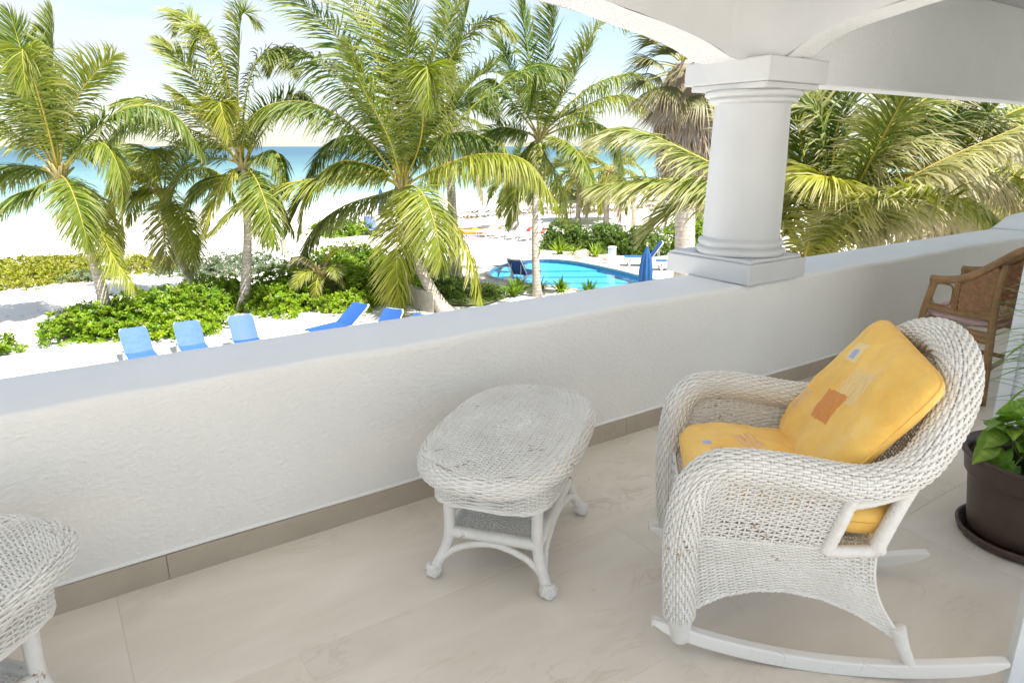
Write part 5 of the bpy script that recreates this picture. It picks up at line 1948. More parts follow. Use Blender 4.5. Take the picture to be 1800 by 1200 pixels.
# first palm from the left
palm('coconut palm with a pale leaning trunk beside the leftmost blue lounger', (1.16, 20.98, Z0), (0.72, 22.3, 0.86), (1.30, 21.2, -1.2), 3.1, 4, 11, npair=60, llen=0.90, r0=0.17, r1=0.10,
     ribs='first')
palm('low coconut palm with a thin curved trunk rising left of the shrubs', (4.24, 23.66, Z0), (3.55, 24.9, 0.0), (3.35, 24.1, -1.8), 2.7, 4, 12, npair=52, llen=0.9, r0=0.14, r1=0.09,
     ribs='second', yel=0.35)
palm('upright coconut palm with a ringed trunk behind the third blue lounger', (4.75, 21.35, Z0), (5.40, 22.0, 1.06), (5.35, 21.7, -1.2), 3.2, 4, 13, npair=60, llen=0.90, r0=0.165, r1=0.105,
     ribs='third')
palm('largest coconut palm, in the middle, with long arching fronds and green nuts', (9.85, 17.6, Z0), (9.31, 19.3, 0.40), (9.15, 18.9, -1.8), 4.6, 4, 14, npair=84, llen=1.14, wid=0.044, r0=0.20, r1=0.13, nuts=7,
     ribs='big', el_range=(-0.3, 1.2))
palm('tall coconut palm with a thick pale trunk on the small lawn', (12.67, 22.08, Z0), (13.3, 23.5, 2.75), (12.75, 22.3, -0.5), 3.9, 11, 15, npair=56, llen=0.85, r0=0.24, r1=0.12,
     specs=[(0.1, 4.2, 0.0, 0.2, 0.3, 0.2, 0, 0.1), (0.9, 3.9, 0.2, 0.3, 0.2, 0.2, 0, 0.1), (2.6, 2.2, 0.2, 0.7, 0.1, 0.3, 0, 0.3), (-1.6, 3.4, 0.3, 0.5, 0.2, 0.2, 0, 0.2)], el_range=(-0.7, 1.2))
palm('slim coconut palm with a dark ringed trunk at the near edge of the pool', (13.4, 17.87, Z0), (14.25, 19.0, 1.85), (13.15, 17.9, -0.9), 3.3, 5, 16, npair=60, llen=0.95, r0=0.135, r1=0.085, nuts=5,
     ribs='fifth', el_range=(-0.8, 1.2))
palm('short beach palm with orange yellow fronds, left of the wooden post', (28.97, 34.41, Z0), (29.4, 34.9, 0.0), (29.1, 34.5, -1.6), 3.0, 16, 17, npair=40, llen=0.75, wid=0.06, r0=0.19, r1=0.12, yel=0.6, dry=0.1, nuts=0, el_range=(-0.9, 1.1))
palm('short leaning beach palm directly beside the wooden post', (28.74, 31.43, Z0), (29.3, 31.9, 0.15), (28.9, 31.6, -1.6), 3.0, 16, 18, npair=40, llen=0.75, wid=0.06, r0=0.19, r1=0.12, yel=0.6, dry=0.1, nuts=0, el_range=(-0.9, 1.0))
palm('beach palm behind the row of grey loungers', (23.72, 33.82, Z0), (23.9, 34.3, -0.1), (23.7, 34.0, -1.6), 2.8, 14, 19, npair=40, llen=0.75, wid=0.06, r0=0.21, r1=0.14, nuts=0)
palm('far small beach palm with dry fronds left of the column', (31.76, 27.55, Z0), (31.8, 27.6, -0.9), (31.7, 27.5, -2), 3.0, 15, 20, npair=40, llen=0.75, wid=0.06, r0=0.19, r1=0.14, nuts=0, yel=0.4, dry=0.55, el_range=(-0.9, 0.8))
# big low palm right behind the wall, right of the column
palm('low wide coconut palm with browned fronds just behind the wall, right of the column', (9.25, 5.75, Z0), (9.02, 5.5, 0.02), (9.2, 5.7, -1.4), 3.2, 6, 22, npair=84, llen=0.80, bare=0.25, wid=0.030, r0=0.19, r1=0.13, nuts=9, tipdry=0.6,
     ribs='low',
     el_range=(0.15, 1.3), wind=0.5)
palm('palm with a hanging dead frond and grey trunk, second right of the column', (11.9, 5.25, Z0), (11.75, 5.3, 1.15), (11.9, 5.3, -1.0), 2.9, 13, 23, npair=60, llen=0.78, wid=0.038, r0=0.17, r1=0.13, nuts=0, tipdry=0.6, specs=[(0.25, -1.05, -0.35, 0.4, 0.0, 0.2, 0.95, 0.6), (0.0, -0.9, -0.4, 0.3, 0.0, 0.2, 0.95, 0.6), (2.2, 0.2, -0.3, 1.1, 0.1, 0.4, 0.5, 0.8)], el_range=(-0.1, 1.25))
palm('slim palm under brown fronds beside the green parasol', (24.3, 10.5, Z0), (24.16, 10.6, 0.14), (24.4, 10.5, -1.2), 3.0, 13, 24, npair=46, llen=0.75, wid=0.05, r0=0.16, r1=0.12, nuts=0, tipdry=0.6, yel=0.3)
palm('palm with golden yellow fronds and a shaggy trunk at the far right edge', (21.2, 7.7, Z0), (21.4, 7.9, 0.75), (21.0, 7.7, -1.0), 3.1, 15, 25, npair=50, llen=0.8, wid=0.05, r0=0.19, r1=0.15, nuts=0, yel=0.75, dry=0.12, tipdry=0.5, el_range=(-0.95, 1.2))
palm('young dwarf palm growing out of the shrubs in front of the big palm', (7.02, 20.6, Z0), (7.05, 20.65, -2.2), (7.0, 20.6, -2.8), 1.1, 9, 26, npair=26, llen=0.35, wid=0.03, r0=0.05, r1=0.04, nuts=0, yel=0.5, tipdry=0.5, specs=[(1.0, 0.75, -0.1, 0.6, 0.1, 0.75, 0, 0.2), (-0.9, 0.35, -0.3, 0.7, 0.1, 0.45, 0.3, 0.6)], el_range=(-0.2, 1.1))

# ------------------------------------------------------------------ fan palm with its skirt of dead leaves
fp = thing('fan_palm', 'tall fan palm with a thick brown skirt of dead leaves behind the column', 'palm tree', (14.3, 12.4, G))
rg = np.random.default_rng(31)
mb = MB()
trunk(mb, (0, 0, -0.1), (0.05, 0.1, 3.0), (0.35, 0.85, 6.9), 0.30, 0.24)
mb.obj('trunk', M['bark'], fp)


def axis_at(z):
    f = z / 6.9
    return np.array([0.05 * 2 * f * (1 - f) + 0.35 * f * f, 0.1 * 2 * f * (1 - f) + 0.85 * f * f])


sk = MB()
nS = 5200
zt = rg.uniform(4.15, 6.75, nS)
a = rg.uniform(0, 2 * PI, nS)
rad = np.interp(zt, [4.1, 4.8, 6.0, 6.75], [0.50, 0.80, 0.85, 0.45]) * rg.uniform(0.72, 1.06, nS)
L = rg.uniform(0.35, 0.95, nS)
ax0 = np.stack([axis_at(z) for z in zt])
p0 = np.c_[ax0[:, 0] + rad * np.cos(a) * 0.86, ax0[:, 1] + rad * np.sin(a) * 0.86, zt]
out = np.c_[np.cos(a), np.sin(a), np.zeros(nS)]
sw = rg.normal(0, 0.16, (nS, 3))
p1 = p0 + out * 0.10 * L[:, None] + np.c_[np.zeros((nS, 2)), -0.5 * L] + sw * 0.3 * L[:, None]
p2 = p0 + out * 0.02 * L[:, None] + np.c_[np.zeros((nS, 2)), -L] + sw * L[:, None]
tg = np.c_[-np.sin(a), np.cos(a), np.zeros(nS)] * (rg.uniform(0.010, 0.030, nS))[:, None]
V = np.stack([p0 - tg * 0.6, p0 + tg * 0.6, p1 - tg, p1 + tg, p2 - tg * 0.15, p2 + tg * 0.15], 1).reshape(-1, 3)
i6 = np.arange(nS)[:, None] * 6
Q = np.concatenate([np.concatenate([i6, i6 + 1, i6 + 3, i6 + 2], 1), np.concatenate([i6 + 2, i6 + 3, i6 + 5, i6 + 4], 1)])
tn = np.repeat(np.c_[rg.uniform(0, 0.8, nS), rg.uniform(0, 0.75, nS)], 6, 0)
sk.add(V, Q, tint=tn)
zz = np.linspace(4.0, 6.8, 12)
core = MB()
cr = np.interp(zz, [4.0, 4.3, 4.8, 6.0, 6.8], [0.25, 0.42, 0.62, 0.66, 0.3])
core.tube(np.c_[np.stack([axis_at(z) for z in zz]), zz], cr, 16, tint=(0.2, 0.2))
core.obj('skirt_core', M['dead'], fp)
sk.obj('dead_leaf_skirt', M['dead'], fp, smooth=False, kind='stuff')


def fan(p0, d, pet, R, nb, droop, tint, spread=2.0, dead=False):
    """petiole and fan of blades"""
    d = nrm(np.asarray(d, float))
    st = MB()
    hub = p0 + d * pet + np.array([0, 0, -1.0]) * pet * 0.12
    st.tube(bez(p0, p0 + d * pet * 0.5 + np.array([0, 0, 0.03]), hub, 8), np.linspace(0.022, 0.012, 8), 6, tint=(0.4, 0.9 if dead else 0.1))
    side = nrm(np.cross(d, UPV) + 1e-6)
    nor = np.cross(side, d)
    bl = MB()
    for q in range(nb):
        a_ = (q / (nb - 1) - 0.5) * spread
        dd = nrm(d * math.cos(a_) + side * math.sin(a_) + nor * (0.18 * math.cos(2 * a_)))
        Lb = R * (1 - 0.18 * abs(a_) / spread) * rg.uniform(0.9, 1.08)
        t_ = np.array([0.0, 0.3, 0.6, 0.8, 1.0])[:, None]
        P = hub + dd * t_ * Lb + np.array([0, 0, -1.0]) * np.maximum(t_ - 0.35, 0) ** 1.6 * Lb * droop * rg.uniform(0.8, 1.4) + WIND * t_ ** 2 * 0.3
        w_ = nrm(np.cross(dd, nor)) * 0.026 * R
        ww = np.array([0.3, 1.0, 0.9, 0.5, 0.05])[:, None]
        ylw = rg.uniform(0, 0.4)
        tn_ = np.array([[tint[0] + ylw * 0.5, min(1, tint[1] + e_)] for e_ in (0, 0, 0.05, 0.3, 0.7)])
        tn_ = np.repeat(tn_, 2, 0)
        bl.grid(np.stack([P - w_ * ww, P + w_ * ww], 1), tint=tn_)
    return st, bl


ct = np.array([0.35, 0.85, 6.95])
for q in range(30):
    f = q / 30
    az = q * 2.399
    el = 1.2 - 1.75 * f
    d = (math.cos(az) * math.cos(el), math.sin(az) * math.cos(el), math.sin(el))
    st, bl = fan(ct + np.array([0, 0, -0.4 * f]), d, rg.uniform(0.75, 1.05), rg.uniform(0.85, 1.05), 34, 0.35 + 0.7 * f, (0.1 + 0.3 * f, 0.02 + 0.12 * f), 2.5)
    so = st.obj('frond', M['rachis'], fp)
    bl.obj('fan_blades', M['fan_green'], so, smooth=False, kind='stuff')
for q, (a_, dz) in enumerate([(3.9, -0.3), (4.4, -0.5), (3.3, -0.45), (4.9, -0.35), (5.6, -0.5), (2.6, -0.4), (4.15, -0.75)]):
    d = (math.cos(a_) * 0.55, math.sin(a_) * 0.55, -0.85)
    st, bl = fan(ct + np.array([0.3 * math.cos(a_), 0.3 * math.sin(a_), dz]), d, 0.55, 1.0, 30, 0.25, (0.7, 0.55), 1.3, True)
    so = st.obj('dead_frond', M['dead'], fp)
    bl.obj('fan_blades', M['dead'], so, smooth=False, kind='stuff')


# ================================================================== SHRUBS
def rosettes(P, Nn, n_leaf, L, W, rg, yel, dry, up=0.5):
    """clusters of leaves at points P with outward normals Nn; returns V, Q, tint"""
    q = len(P)
    ax = nrm(Nn + UPV * up + rg.normal(0, 0.35, (q, 3)))
    h = nrm(np.cross(ax, rg.normal(0, 1, (q, 3))))
    g_ = np.cross(ax, h)
    Vs, tn = [], []
    yq = np.clip(yel + rg.normal(0, 0.14, q), 0, 1)
    dq = np.clip(np.where(rg.uniform(0, 1, q) < 0.05, 0.6, 0.0) + dry, 0, 1)
    for k_ in range(n_leaf):
        a_ = k_ * 2.399 + rg.normal(0, 0.2, q)
        e_ = 0.15 + 0.95 * (k_ / n_leaf) + rg.normal(0, 0.15, q)
        d = (h * np.cos(a_)[:, None] + g_ * np.sin(a_)[:, None]) * np.cos(e_)[:, None] + ax * np.sin(e_)[:, None]
        l_ = L * rg.uniform(0.7, 1.15, q)
        s_ = nrm(np.cross(d, ax + rg.normal(0, 0.2, (q, 3))))
        base = P + ax * 0.2 * L * (k_ / n_leaf)
        mid = base + d * (l_ * 0.6)[:, None] + ax * (0.06 * L)
        tip = base + d * l_[:, None] - UPV * (0.12 * l_)[:, None]
        Vs.append(np.stack([base, mid - s_ * W / 2, tip, mid + s_ * W / 2], 1))
        ty = np.clip(yq + 0.25 * (k_ / n_leaf) - 0.1, 0, 1)
        tn.append(np.repeat(np.stack([ty, dq], -1)[:, None], 4, 1))
    V = np.concatenate(Vs).reshape(-1, 3)
    return V, np.arange(len(V)).reshape(-1, 4), np.concatenate(tn).reshape(-1, 2)


def dome_pts(q, rx, ry, h, rg, seed, lump=0.16):
    u = rg.uniform(0, 2 * PI, q)
    c = rg.uniform(-0.05, 1, q)
    s = np.sqrt(np.clip(1 - c ** 2, 0, 1))
    d = np.c_[s * np.cos(u), s * np.sin(u), c]
    lu = 1 + lump * (np.sin(4 * u + seed) * s + np.sin(7 * u + 5 * c + seed * 2) * 0.6 + np.sin(11 * c + 3 * u) * 0.4)
    P = d * np.array([rx, ry, h]) * lu[:, None]
    Nn = nrm(d / np.array([rx, ry, h]))
    return P, Nn


def bush(label, x, y, rx, ry, h, seed, mat='bush', L=0.16, W=0.07, dens=46, nl=8, yel=0.3, dry=0.0, z=None, name='shrub', cat='shrub', group=None, up=0.5, lump=0.16, rot=0.0):
    rg = np.random.default_rng(seed)
    z = float(sand_z(x, y)) if z is None else z
    t = thing(name, label, cat, (x, y, z), rot, group)
    area = 2 * PI * ((rx * ry) ** 1.6 + (rx * h) ** 1.6 + (ry * h) ** 1.6) ** (1 / 1.6) / 3 ** (1 / 1.6)
    q = int(area * dens)
    P, Nn = dome_pts(q, rx, ry, h, rg, seed, lump)
    P = P * rg.uniform(0.80, 1.05, q)[:, None] ** 1.0 + rg.normal(0, 0.02, (q, 3))
    V, Q, tn = rosettes(P, Nn, nl, L, W, rg, yel, dry, up)
    mb = MB()
    mb.add(V, Q, tint=tn)
    mb.obj('foliage', M[mat], t, smooth=False, kind='stuff')
    # woody inside: branches from the ground to the shell
    mb = MB()
    for k_ in range(int(14 + area * 2)):
        e_ = P[rg.integers(q)] * 0.9
        mb.tube(spline([(e_[0] * 0.25, e_[1] * 0.25, -0.05), e_ * np.array([0.6, 0.6, 0.45]), e_], 6), np.linspace(0.018, 0.006, 6), 5)
    mb.obj('branches', M['twig'], t, kind='stuff')
    # dense old foliage inside
    q2 = q // 2
    P2, N2 = dome_pts(q2, rx, ry, h, rg, seed, lump)
    P2 = P2 * rg.uniform(0.45, 0.8, q2)[:, None]
    V, Q, tn = rosettes(P2, N2, 5, L * 1.3, W * 1.5, rg, yel * 0.5, dry, up)
    mb = MB()
    mb.add(V, Q, tint=tn)
    mb.obj('inner_foliage', M[mat], t, smooth=False, kind='stuff')
    return t


GB = 'bright green beach shrubs of the long hedge'
for i, (lab, x, y, rx, ry, h, ye) in enumerate([
        ('low end of the beach shrubs at the left, by the first palm trunk', 0.85, 20.9, 1.2, 1.15, 0.72, 0.34),
        ('beach shrub left of the second blue lounger, around the first palm', 2.35, 21.2, 1.55, 1.5, 0.85, 0.28),
        ('front beach shrub between the first and second blue loungers', 2.9, 19.75, 1.35, 0.75, 0.50, 0.45),
        ('dark green beach shrub around the curved trunk of the second palm', 4.2, 22.6, 1.6, 1.5, 0.80, 0.28),
        ('beach shrub right of the third palm trunk, behind the third lounger', 6.0, 20.9, 1.3, 1.15, 0.70, 0.42),
        ('tall beach shrub mound left of the big palm crown', 7.4, 22.8, 1.8, 1.6, 1.05, 0.40),
        ('tallest beach shrub behind the hanging frond of the big palm', 9.3, 24.2, 2.0, 1.8, 1.25, 0.32),
        ('yellow green beach shrub by the side-on lounger, left of the concrete wall', 8.6, 21.2, 1.45, 1.4, 0.95, 0.55),
        ('beach shrub touching the concrete garden wall', 9.55, 20.0, 0.8, 0.95, 0.85, 0.40),
        ('small front beach shrub behind the side-on blue lounger', 7.6, 19.65, 0.95, 0.6, 0.5, 0.5)]):
    bush(lab, x, y, rx, ry, h, 100 + i, yel=ye, group=GB, L=0.14, W=0.062, dens=62)
bush('small shrub cut off by the left picture edge above the wall', -1.75, 20.1, 0.85, 0.8, 0.5, 121, yel=0.35, dry=0.08)
bush('grey green silvery shrub behind the third palm', 6.2, 28.6, 2.6, 1.4, 0.75, 122, mat='silver', L=0.13, W=0.05, dens=34, yel=0.3)
bush('small silvery shrub on the dune at the left', 1.3, 29.6, 1.0, 0.8, 0.35, 123, mat='silver', L=0.12, W=0.05, dens=34, yel=0.3)
bush('round bright green bush on the sand behind the big palm', 14.1, 37.4, 1.7, 1.4, 0.85, 124, yel=0.35, L=0.2, W=0.1, dens=22)
GD = 'yellow green dune plants on the left'
for i, (lab, x, y, rx, ry, h) in enumerate([('yellow green dune plants at the left edge of the beach', -2.2, 31.0, 3.2, 2.4, 0.42), ('yellow green dune plants left of the first palm trunk', 0.6, 31.2, 1.6, 2.0, 0.36),
                                            ('yellow green dune plants between the first two palms', 3.5, 31.0, 1.5, 1.6, 0.40), ('far strip of dune plants behind the left palm', -0.5, 35.0, 4.2, 1.2, 0.30)]):
    bush(lab, x, y, rx, ry, h, 130 + i, mat='dune', L=0.16, W=0.07, dens=26, nl=6, yel=0.45, dry=0.06, name='dune_plant', cat='ground cover', group=GD)
GH = 'clipped hedge bushes beyond the pool'
for i, (lab, x, y, rx, ry, h) in enumerate([('left rounded bush of the hedge beyond the pool', 21.3, 26.2, 1.25, 1.1, 1.35), ('middle rounded bush of the hedge beyond the pool', 22.3, 24.4, 1.3, 1.2, 1.25),
                                            ('right rounded bush of the hedge, above the poolside lounger', 23.0, 22.7, 1.25, 1.2, 1.2)]):
    bush(lab, x, y, rx, ry, h, 140 + i, mat='bush_dark', L=0.12, W=0.055, dens=95, nl=8, yel=0.30, name='hedge_bush', cat='hedge', group=GH, lump=0.08)
bush('loose green shrub left of the column base', 26.2, 22.6, 1.3, 1.2, 1.45, 144, yel=0.3, L=0.2, W=0.09, dens=30)
bush('bright sunlit shrub far behind the column', 37.5, 29.5, 2.6, 1.8, 1.0, 145, yel=0.55, L=0.2, W=0.1, dens=18)
GR = 'sunlit shrubs behind the low palm on the right'
for i, (lab, x, y, rx, ry, h) in enumerate([('sunlit shrub behind the coconuts of the low right palm', 24.0, 11.6, 1.6, 1.3, 1.25), ('sunlit shrub under the brown fronds right of the column', 25.6, 10.9, 1.5, 1.3, 1.2),
                                            ('sunlit shrub just left of the green parasol', 30.0, 12.2, 1.7, 1.5, 1.5), ('shrub under the green parasol', 33.5, 12.0, 2.0, 1.5, 1.2)]):
    bush(lab, x, y, rx, ry, h, 150 + i, yel=0.5, L=0.2, W=0.09, dens=30, group=GR)
GL = 'low bushes along the small lawn'
for i, (lab, x, y, rx, ry, h) in enumerate([('low bush behind the concrete garden wall, left of the big palm trunk', 10.7, 20.6, 0.75, 0.7, 0.5), ('low bush right of the big palm trunk', 11.1, 19.2, 0.75, 0.65, 0.45),
                                            ('low bush by the foot of the slim pool palm', 11.8, 18.5, 0.7, 0.5, 0.45), ('low bush on the lawn under the hanging frond', 11.6, 20.6, 0.7, 0.6, 0.4)]):
    bush(lab, x, y, rx, ry, h, 160 + i, mat='bush_dark', L=0.11, W=0.05, dens=60, nl=7, yel=0.35, group=GL)


def strap_plant(label, x, y, n, L, seed, yel=0.35, flowers=0, group=None, mat='bush'):
    rg = np.random.default_rng(seed)
    t = thing('strap_leaf_lily', label, 'lily plant', (x, y, G), 0, group)
    fb = MB()
    for q in range(n):
        a_ = rg.uniform(0, 2 * PI)
        e_ = rg.uniform(0.45, 1.45)
        d = np.array([math.cos(a_) * math.cos(e_), math.sin(a_) * math.cos(e_), math.sin(e_)])
        l_ = L * rg.uniform(0.7, 1.1)
        tt = np.linspace(0, 1, 6)[:, None]
        P = d * tt * l_ + np.array([0, 0, -1.0]) * tt ** 2.5 * l_ * rg.uniform(0.05, 0.5) + np.r_[rg.normal(0, 0.04, 2), 0]
        side = nrm(np.cross(d, UPV))
        w_ = 0.028 * np.array([0.6, 1, 1, 0.9, 0.6, 0.05])[:, None]
        fb.grid(np.stack([P - side * w_, P + side * w_ * 0 - UPV * w_ * 0.4, P + side * w_], 1), tint=(np.clip(yel + rg.normal(0, 0.12), 0, 1), 0.4 * (rg.uniform() > 0.9)))
    fb.obj('leaves', M[mat], t, kind='stuff')
    if flowers:
        st, fl = MB(), MB()
        for q in range(flowers):
            a_ = rg.uniform(0, 2 * PI)
            tip = np.array([0.25 * math.cos(a_), 0.25 * math.sin(a_), L * 1.15 + rg.uniform(-0.1, 0.15)])
            st.tube([(0, 0, 0), tip * 0.6, tip], 0.01, 5)
            for w in range(14):
                dd = nrm(rg.normal(0, 1, 3) + np.array([0, 0, 0.5])) * 0.14
                sd = nrm(np.cross(dd, rg.normal(0, 1, 3))) * 0.015
                fl.add([tip, tip + dd * 0.5 - sd, tip + dd, tip + dd * 0.5 + sd], [[0, 1, 2, 3]])
        st.obj('flower_stalk', M['bush'], t, kind='stuff')
        fl.obj('flowers', M['flower'], t, smooth=False, kind='stuff')
    return t


GS = 'strap leaved lilies round the pool'
for i, (lab, x, y, n_, L_, fl) in enumerate([
        ('yellow green lily with white flowers left of the poolside hedge', 19.6, 24.5, 60, 0.95, 3), ('small lily left of the flowering one, behind the slim trunk', 18.6, 24.9, 34, 0.7, 0),
        ('lily between the hedge and the white bollard', 20.5, 23.0, 46, 0.85, 0), ('lily right beside the flowering one', 20.1, 24.0, 34, 0.7, 0),
        ('dark lily behind the wall, left of the slim pool palm', 12.75, 18.3, 60, 0.85, 0), ('lily close beside the foot of the slim pool palm', 13.3, 18.75, 50, 0.75, 0),
        ('lily right of the slim pool palm, in front of the water', 14.4, 17.9, 50, 0.8, 0), ('spiky dark lily at the near water edge, rightmost', 15.0, 17.1, 40, 0.75, 0), ('lily under the hanging frond by the lawn', 12.2, 18.9, 40, 0.7, 0),
        ('spiky plant beside the white lawn post', 13.3, 26.3, 36, 0.9, 0), ('lily behind the foot of the slim pool palm', 13.9, 18.5, 40, 0.7, 0)]):
    strap_plant(lab, x, y, n_, L_, 200 + i, yel=[0.5, 0.4, 0.45, 0.45, 0.2, 0.4, 0.25, 0.1, 0.25, 0.2, 0.3][i], flowers=fl, group=GS)

# fallen fronds and ground litter under the palm at the far beach: weed line
rg = np.random.default_rng(41)
q = 2600
xx = rg.uniform(24, 75, q)
yy = 41.5 + rg.normal(0, 0.8, q) + 1.2 * np.sin(xx * 0.3) + (rg.uniform(0, 1, q) > 0.6) * 5.0
keep = yy > 38
xx, yy = xx[keep], yy[keep]
q = len(xx)
P = np.c_[xx, yy, sand_z(xx, yy) + 0.05]
a_ = rg.uniform(0, 2 * PI, q)
d = np.c_[np.cos(a_), np.sin(a_), rg.uniform(-0.1, 0.5, q)] * rg.uniform(0.2, 0.6, q)[:, None]
s_ = np.c_[-np.sin(a_), np.cos(a_), np.zeros(q)] * 0.10
V = np.stack([P - s_, P + s_, P + d + s_ * 0.4, P + d - s_ * 0.4], 1).reshape(-1, 3)
mb = MB()
mb.add(V, np.arange(len(V)).reshape(-1, 4), tint=np.repeat(np.c_[rg.uniform(0, 1, q), rg.uniform(0, 0.5, q)], 4, 0))
tag(mb.obj('seaweed', M['weed'], smooth=False, kind='stuff'), 'brown seaweed washed up in lines along the beach', 'seaweed')
# palm litter scattered on the near sand
q = 900
xx = rg.uniform(-4, 13, q)
yy = rg.uniform(16.5, 34, q)
P = np.c_[xx, yy, sand_z(xx, yy) + 0.02]
a_ = rg.uniform(0, 2 * PI, q)
d = np.c_[np.cos(a_), np.sin(a_), rg.uniform(-0.02, 0.08, q)] * rg.uniform(0.04, 0.22, q)[:, None]
s_ = np.c_[-np.sin(a_), np.cos(a_), np.zeros(q)] * 0.015
V = np.stack([P - s_, P + s_, P + d + s_ * 0.4, P + d - s_ * 0.4], 1).reshape(-1, 3)
mb = MB()
mb.add(V, np.arange(len(V)).reshape(-1, 4), tint=np.repeat(np.c_[rg.uniform(0, 1, q), rg.uniform(0, 0.9, q)], 4, 0))
tag(mb.obj('leaf_litter', M['dead'], smooth=False, kind='stuff'), 'bits of dry palm leaf lying on the near sand', 'leaf litter')


# ================================================================== LOUNGERS
def lounger(label, loc, rz, tilt=50, frame='resin', cloth='sling', group='blue sun loungers'):
    """origin under the back hinge; foot towards local -y, head towards +y"""
    t = thing('sun_lounger', label, 'sun lounger', loc, rz, group)
    w = 0.29
    mb = MB()
    for sx_ in (-1, 1):
        mb.box((sx_ * w, -0.42, 0.33), (0.045, 1.34, 0.06))
        mb.box((sx_ * w, 0.32, 0.27), (0.045, 0.62, 0.05))
    mb.box((0, -1.07, 0.33), (2 * w, 0.05, 0.06))
    mb.box((0, 0.62, 0.27), (2 * w, 0.05, 0.05))
    mb.obj('frame', M[frame], t, smooth=False, bevel=0.012, seg=1)
    for sx_ in (-1, 1):
        for y_, s_ in ((-0.80, -1), (0.25, 1)):
            mb = MB()
            mb.tube([(sx_ * w, y_ - 0.22 * s_ * 0.6, 0.31), (sx_ * (w + 0.02), y_ + 0.10 * s_, 0.0)], [0.032, 0.026], 6)
            mb.tube([(sx_ * w, y_ + 0.26 * s_ * 0.6, 0.31), (sx_ * (w + 0.02), y_ + 0.06 * s_, 0.02)], [0.026, 0.022], 6)
            mb.obj('leg', M[frame], t)
    u = np.linspace(-1, 1, 7)
    yv = np.linspace(-1.04, 0.0, 10)
    mb = MB()
    mb.grid(np.array([[(a_ * (w + 0.012), b_, 0.380 - 0.022 * (1 - a_ * a_)) for b_ in yv] for a_ in u]))
    mb.grid(np.array([[(a_ * (w + 0.012), b_, 0.370 - 0.022 * (1 - a_ * a_)) for b_ in yv] for a_ in u[::-1]]))
    mb.obj('seat', M[cloth], t)
    ct, st = math.cos(math.radians(tilt)), math.sin(math.radians(tilt))

    def bp(a_, l_, off):
        sag = -0.025 * (1 - a_ * a_) + off
        return (a_, l_ * ct - sag * st, 0.36 + l_ * st + sag * ct)
    lv = np.linspace(0, 0.80, 9)
    mb = MB()
    for off in (0.012, 0.0):
        g_ = np.array([[bp(a_, l_, off) for l_ in lv] for a_ in u])
        g_[:, :, 0] *= (w + 0.018) * (1 - 0.22 * np.clip((lv - 0.66) / 0.14, 0, 1) ** 2)[None]
        mb.grid(g_ if off else g_[::-1])
    bo = mb.obj('backrest', M[cloth], t)
    mb = MB()
    for sx_ in (-1, 1):
        p = np.array([bp(sx_, l_, -0.028) for l_ in (0, 0.4, 0.70, 0.80)])
        p[:, 0] *= w * np.array([1, 1, 0.99, 0.90])
        mb.tube(p, 0.024, 6)
    p = np.array([bp(a_, 0.80, -0.022) for a_ in np.linspace(-0.9, 0.9, 8)])
    p[:, 0] *= w
    mb.tube(p, 0.024, 6)
    # prop under the back
    mb.tube([(0.2, 0.36, 0.28), (0.2, 0.55 * ct, 0.34 + 0.55 * st)], 0.014, 5)
    mb.tube([(-0.2, 0.36, 0.28), (-0.2, 0.55 * ct, 0.34 + 0.55 * st)], 0.014, 5)
    mb.obj('back_frame', M[frame], bo, kind=None)
    return t


lounger('paler blue sun lounger, leftmost, in front of the first palm trunk', (1.55, 17.8, G - 0.26), math.radians(2), 36, cloth='paler')
lounger('paler blue sun lounger, second from the left, before the shrubs', (2.70, 17.75, G - 0.26), math.radians(-2), 36, cloth='paler')
lounger('sun lounger third from the left, its blue back shaded by a palm', (3.92, 17.5, G - 0.26), math.radians(-4), 40)
lounger('blue sun lounger seen from the side, by the yellow green shrub', (6.35, 17.1, G - 0.12), math.radians(-72), 34)
lounger('blue sun lounger with only its back above the wall, beside the side-on one', (6.85, 15.75, G - 0.20), math.radians(-62), 46)
lounger('blue sun lounger barely showing over the wall, by the concrete wall', (7.35, 15.2, G - 0.22), math.radians(-62), 36)
lounger('blue poolside lounger with a raised dark back under the slim palm', (14.0, 19.7, G + 0.03), math.radians(115), 52)
lounger('blue poolside lounger lying flat behind the raised one at the pool', (14.6, 21.3, G + 0.03), math.radians(118), 12)
lounger('blue lounger beyond the pool with its back up, by the hedge', (20.7, 19.9, G + 0.03), math.radians(-128), 55)
lounger('blue lounger beyond the pool right of the folded parasol', (21.0, 18.4, G + 0.03), math.radians(-128), 45)
for i in range(5):
    lounger(['grey beach lounger at the left end of its row, by the kayak', 'second grey beach lounger from the kayak', 'middle grey beach lounger of the row', 'fourth grey beach lounger from the kayak', 'grey beach lounger at the right end of its row, behind the slim trunk'][i],
            (20.9 + 0.25 * i, 32.2 - 0.95 * i, G - 0.02), math.radians(-75), 35, cloth='greyplastic', group='grey beach loungers')
lounger('beige sun lounger on the sand behind the hedge', (27.3, 27.2, G), math.radians(-105), 42, cloth='beige')
lounger('far blue lounger on the sand left of the big palm', (15.6, 36.4, G), math.radians(0), 50)
lounger('blue lounger right behind the column base, beyond the wall', (17.6, 9.9, G), math.radians(-60), 30)


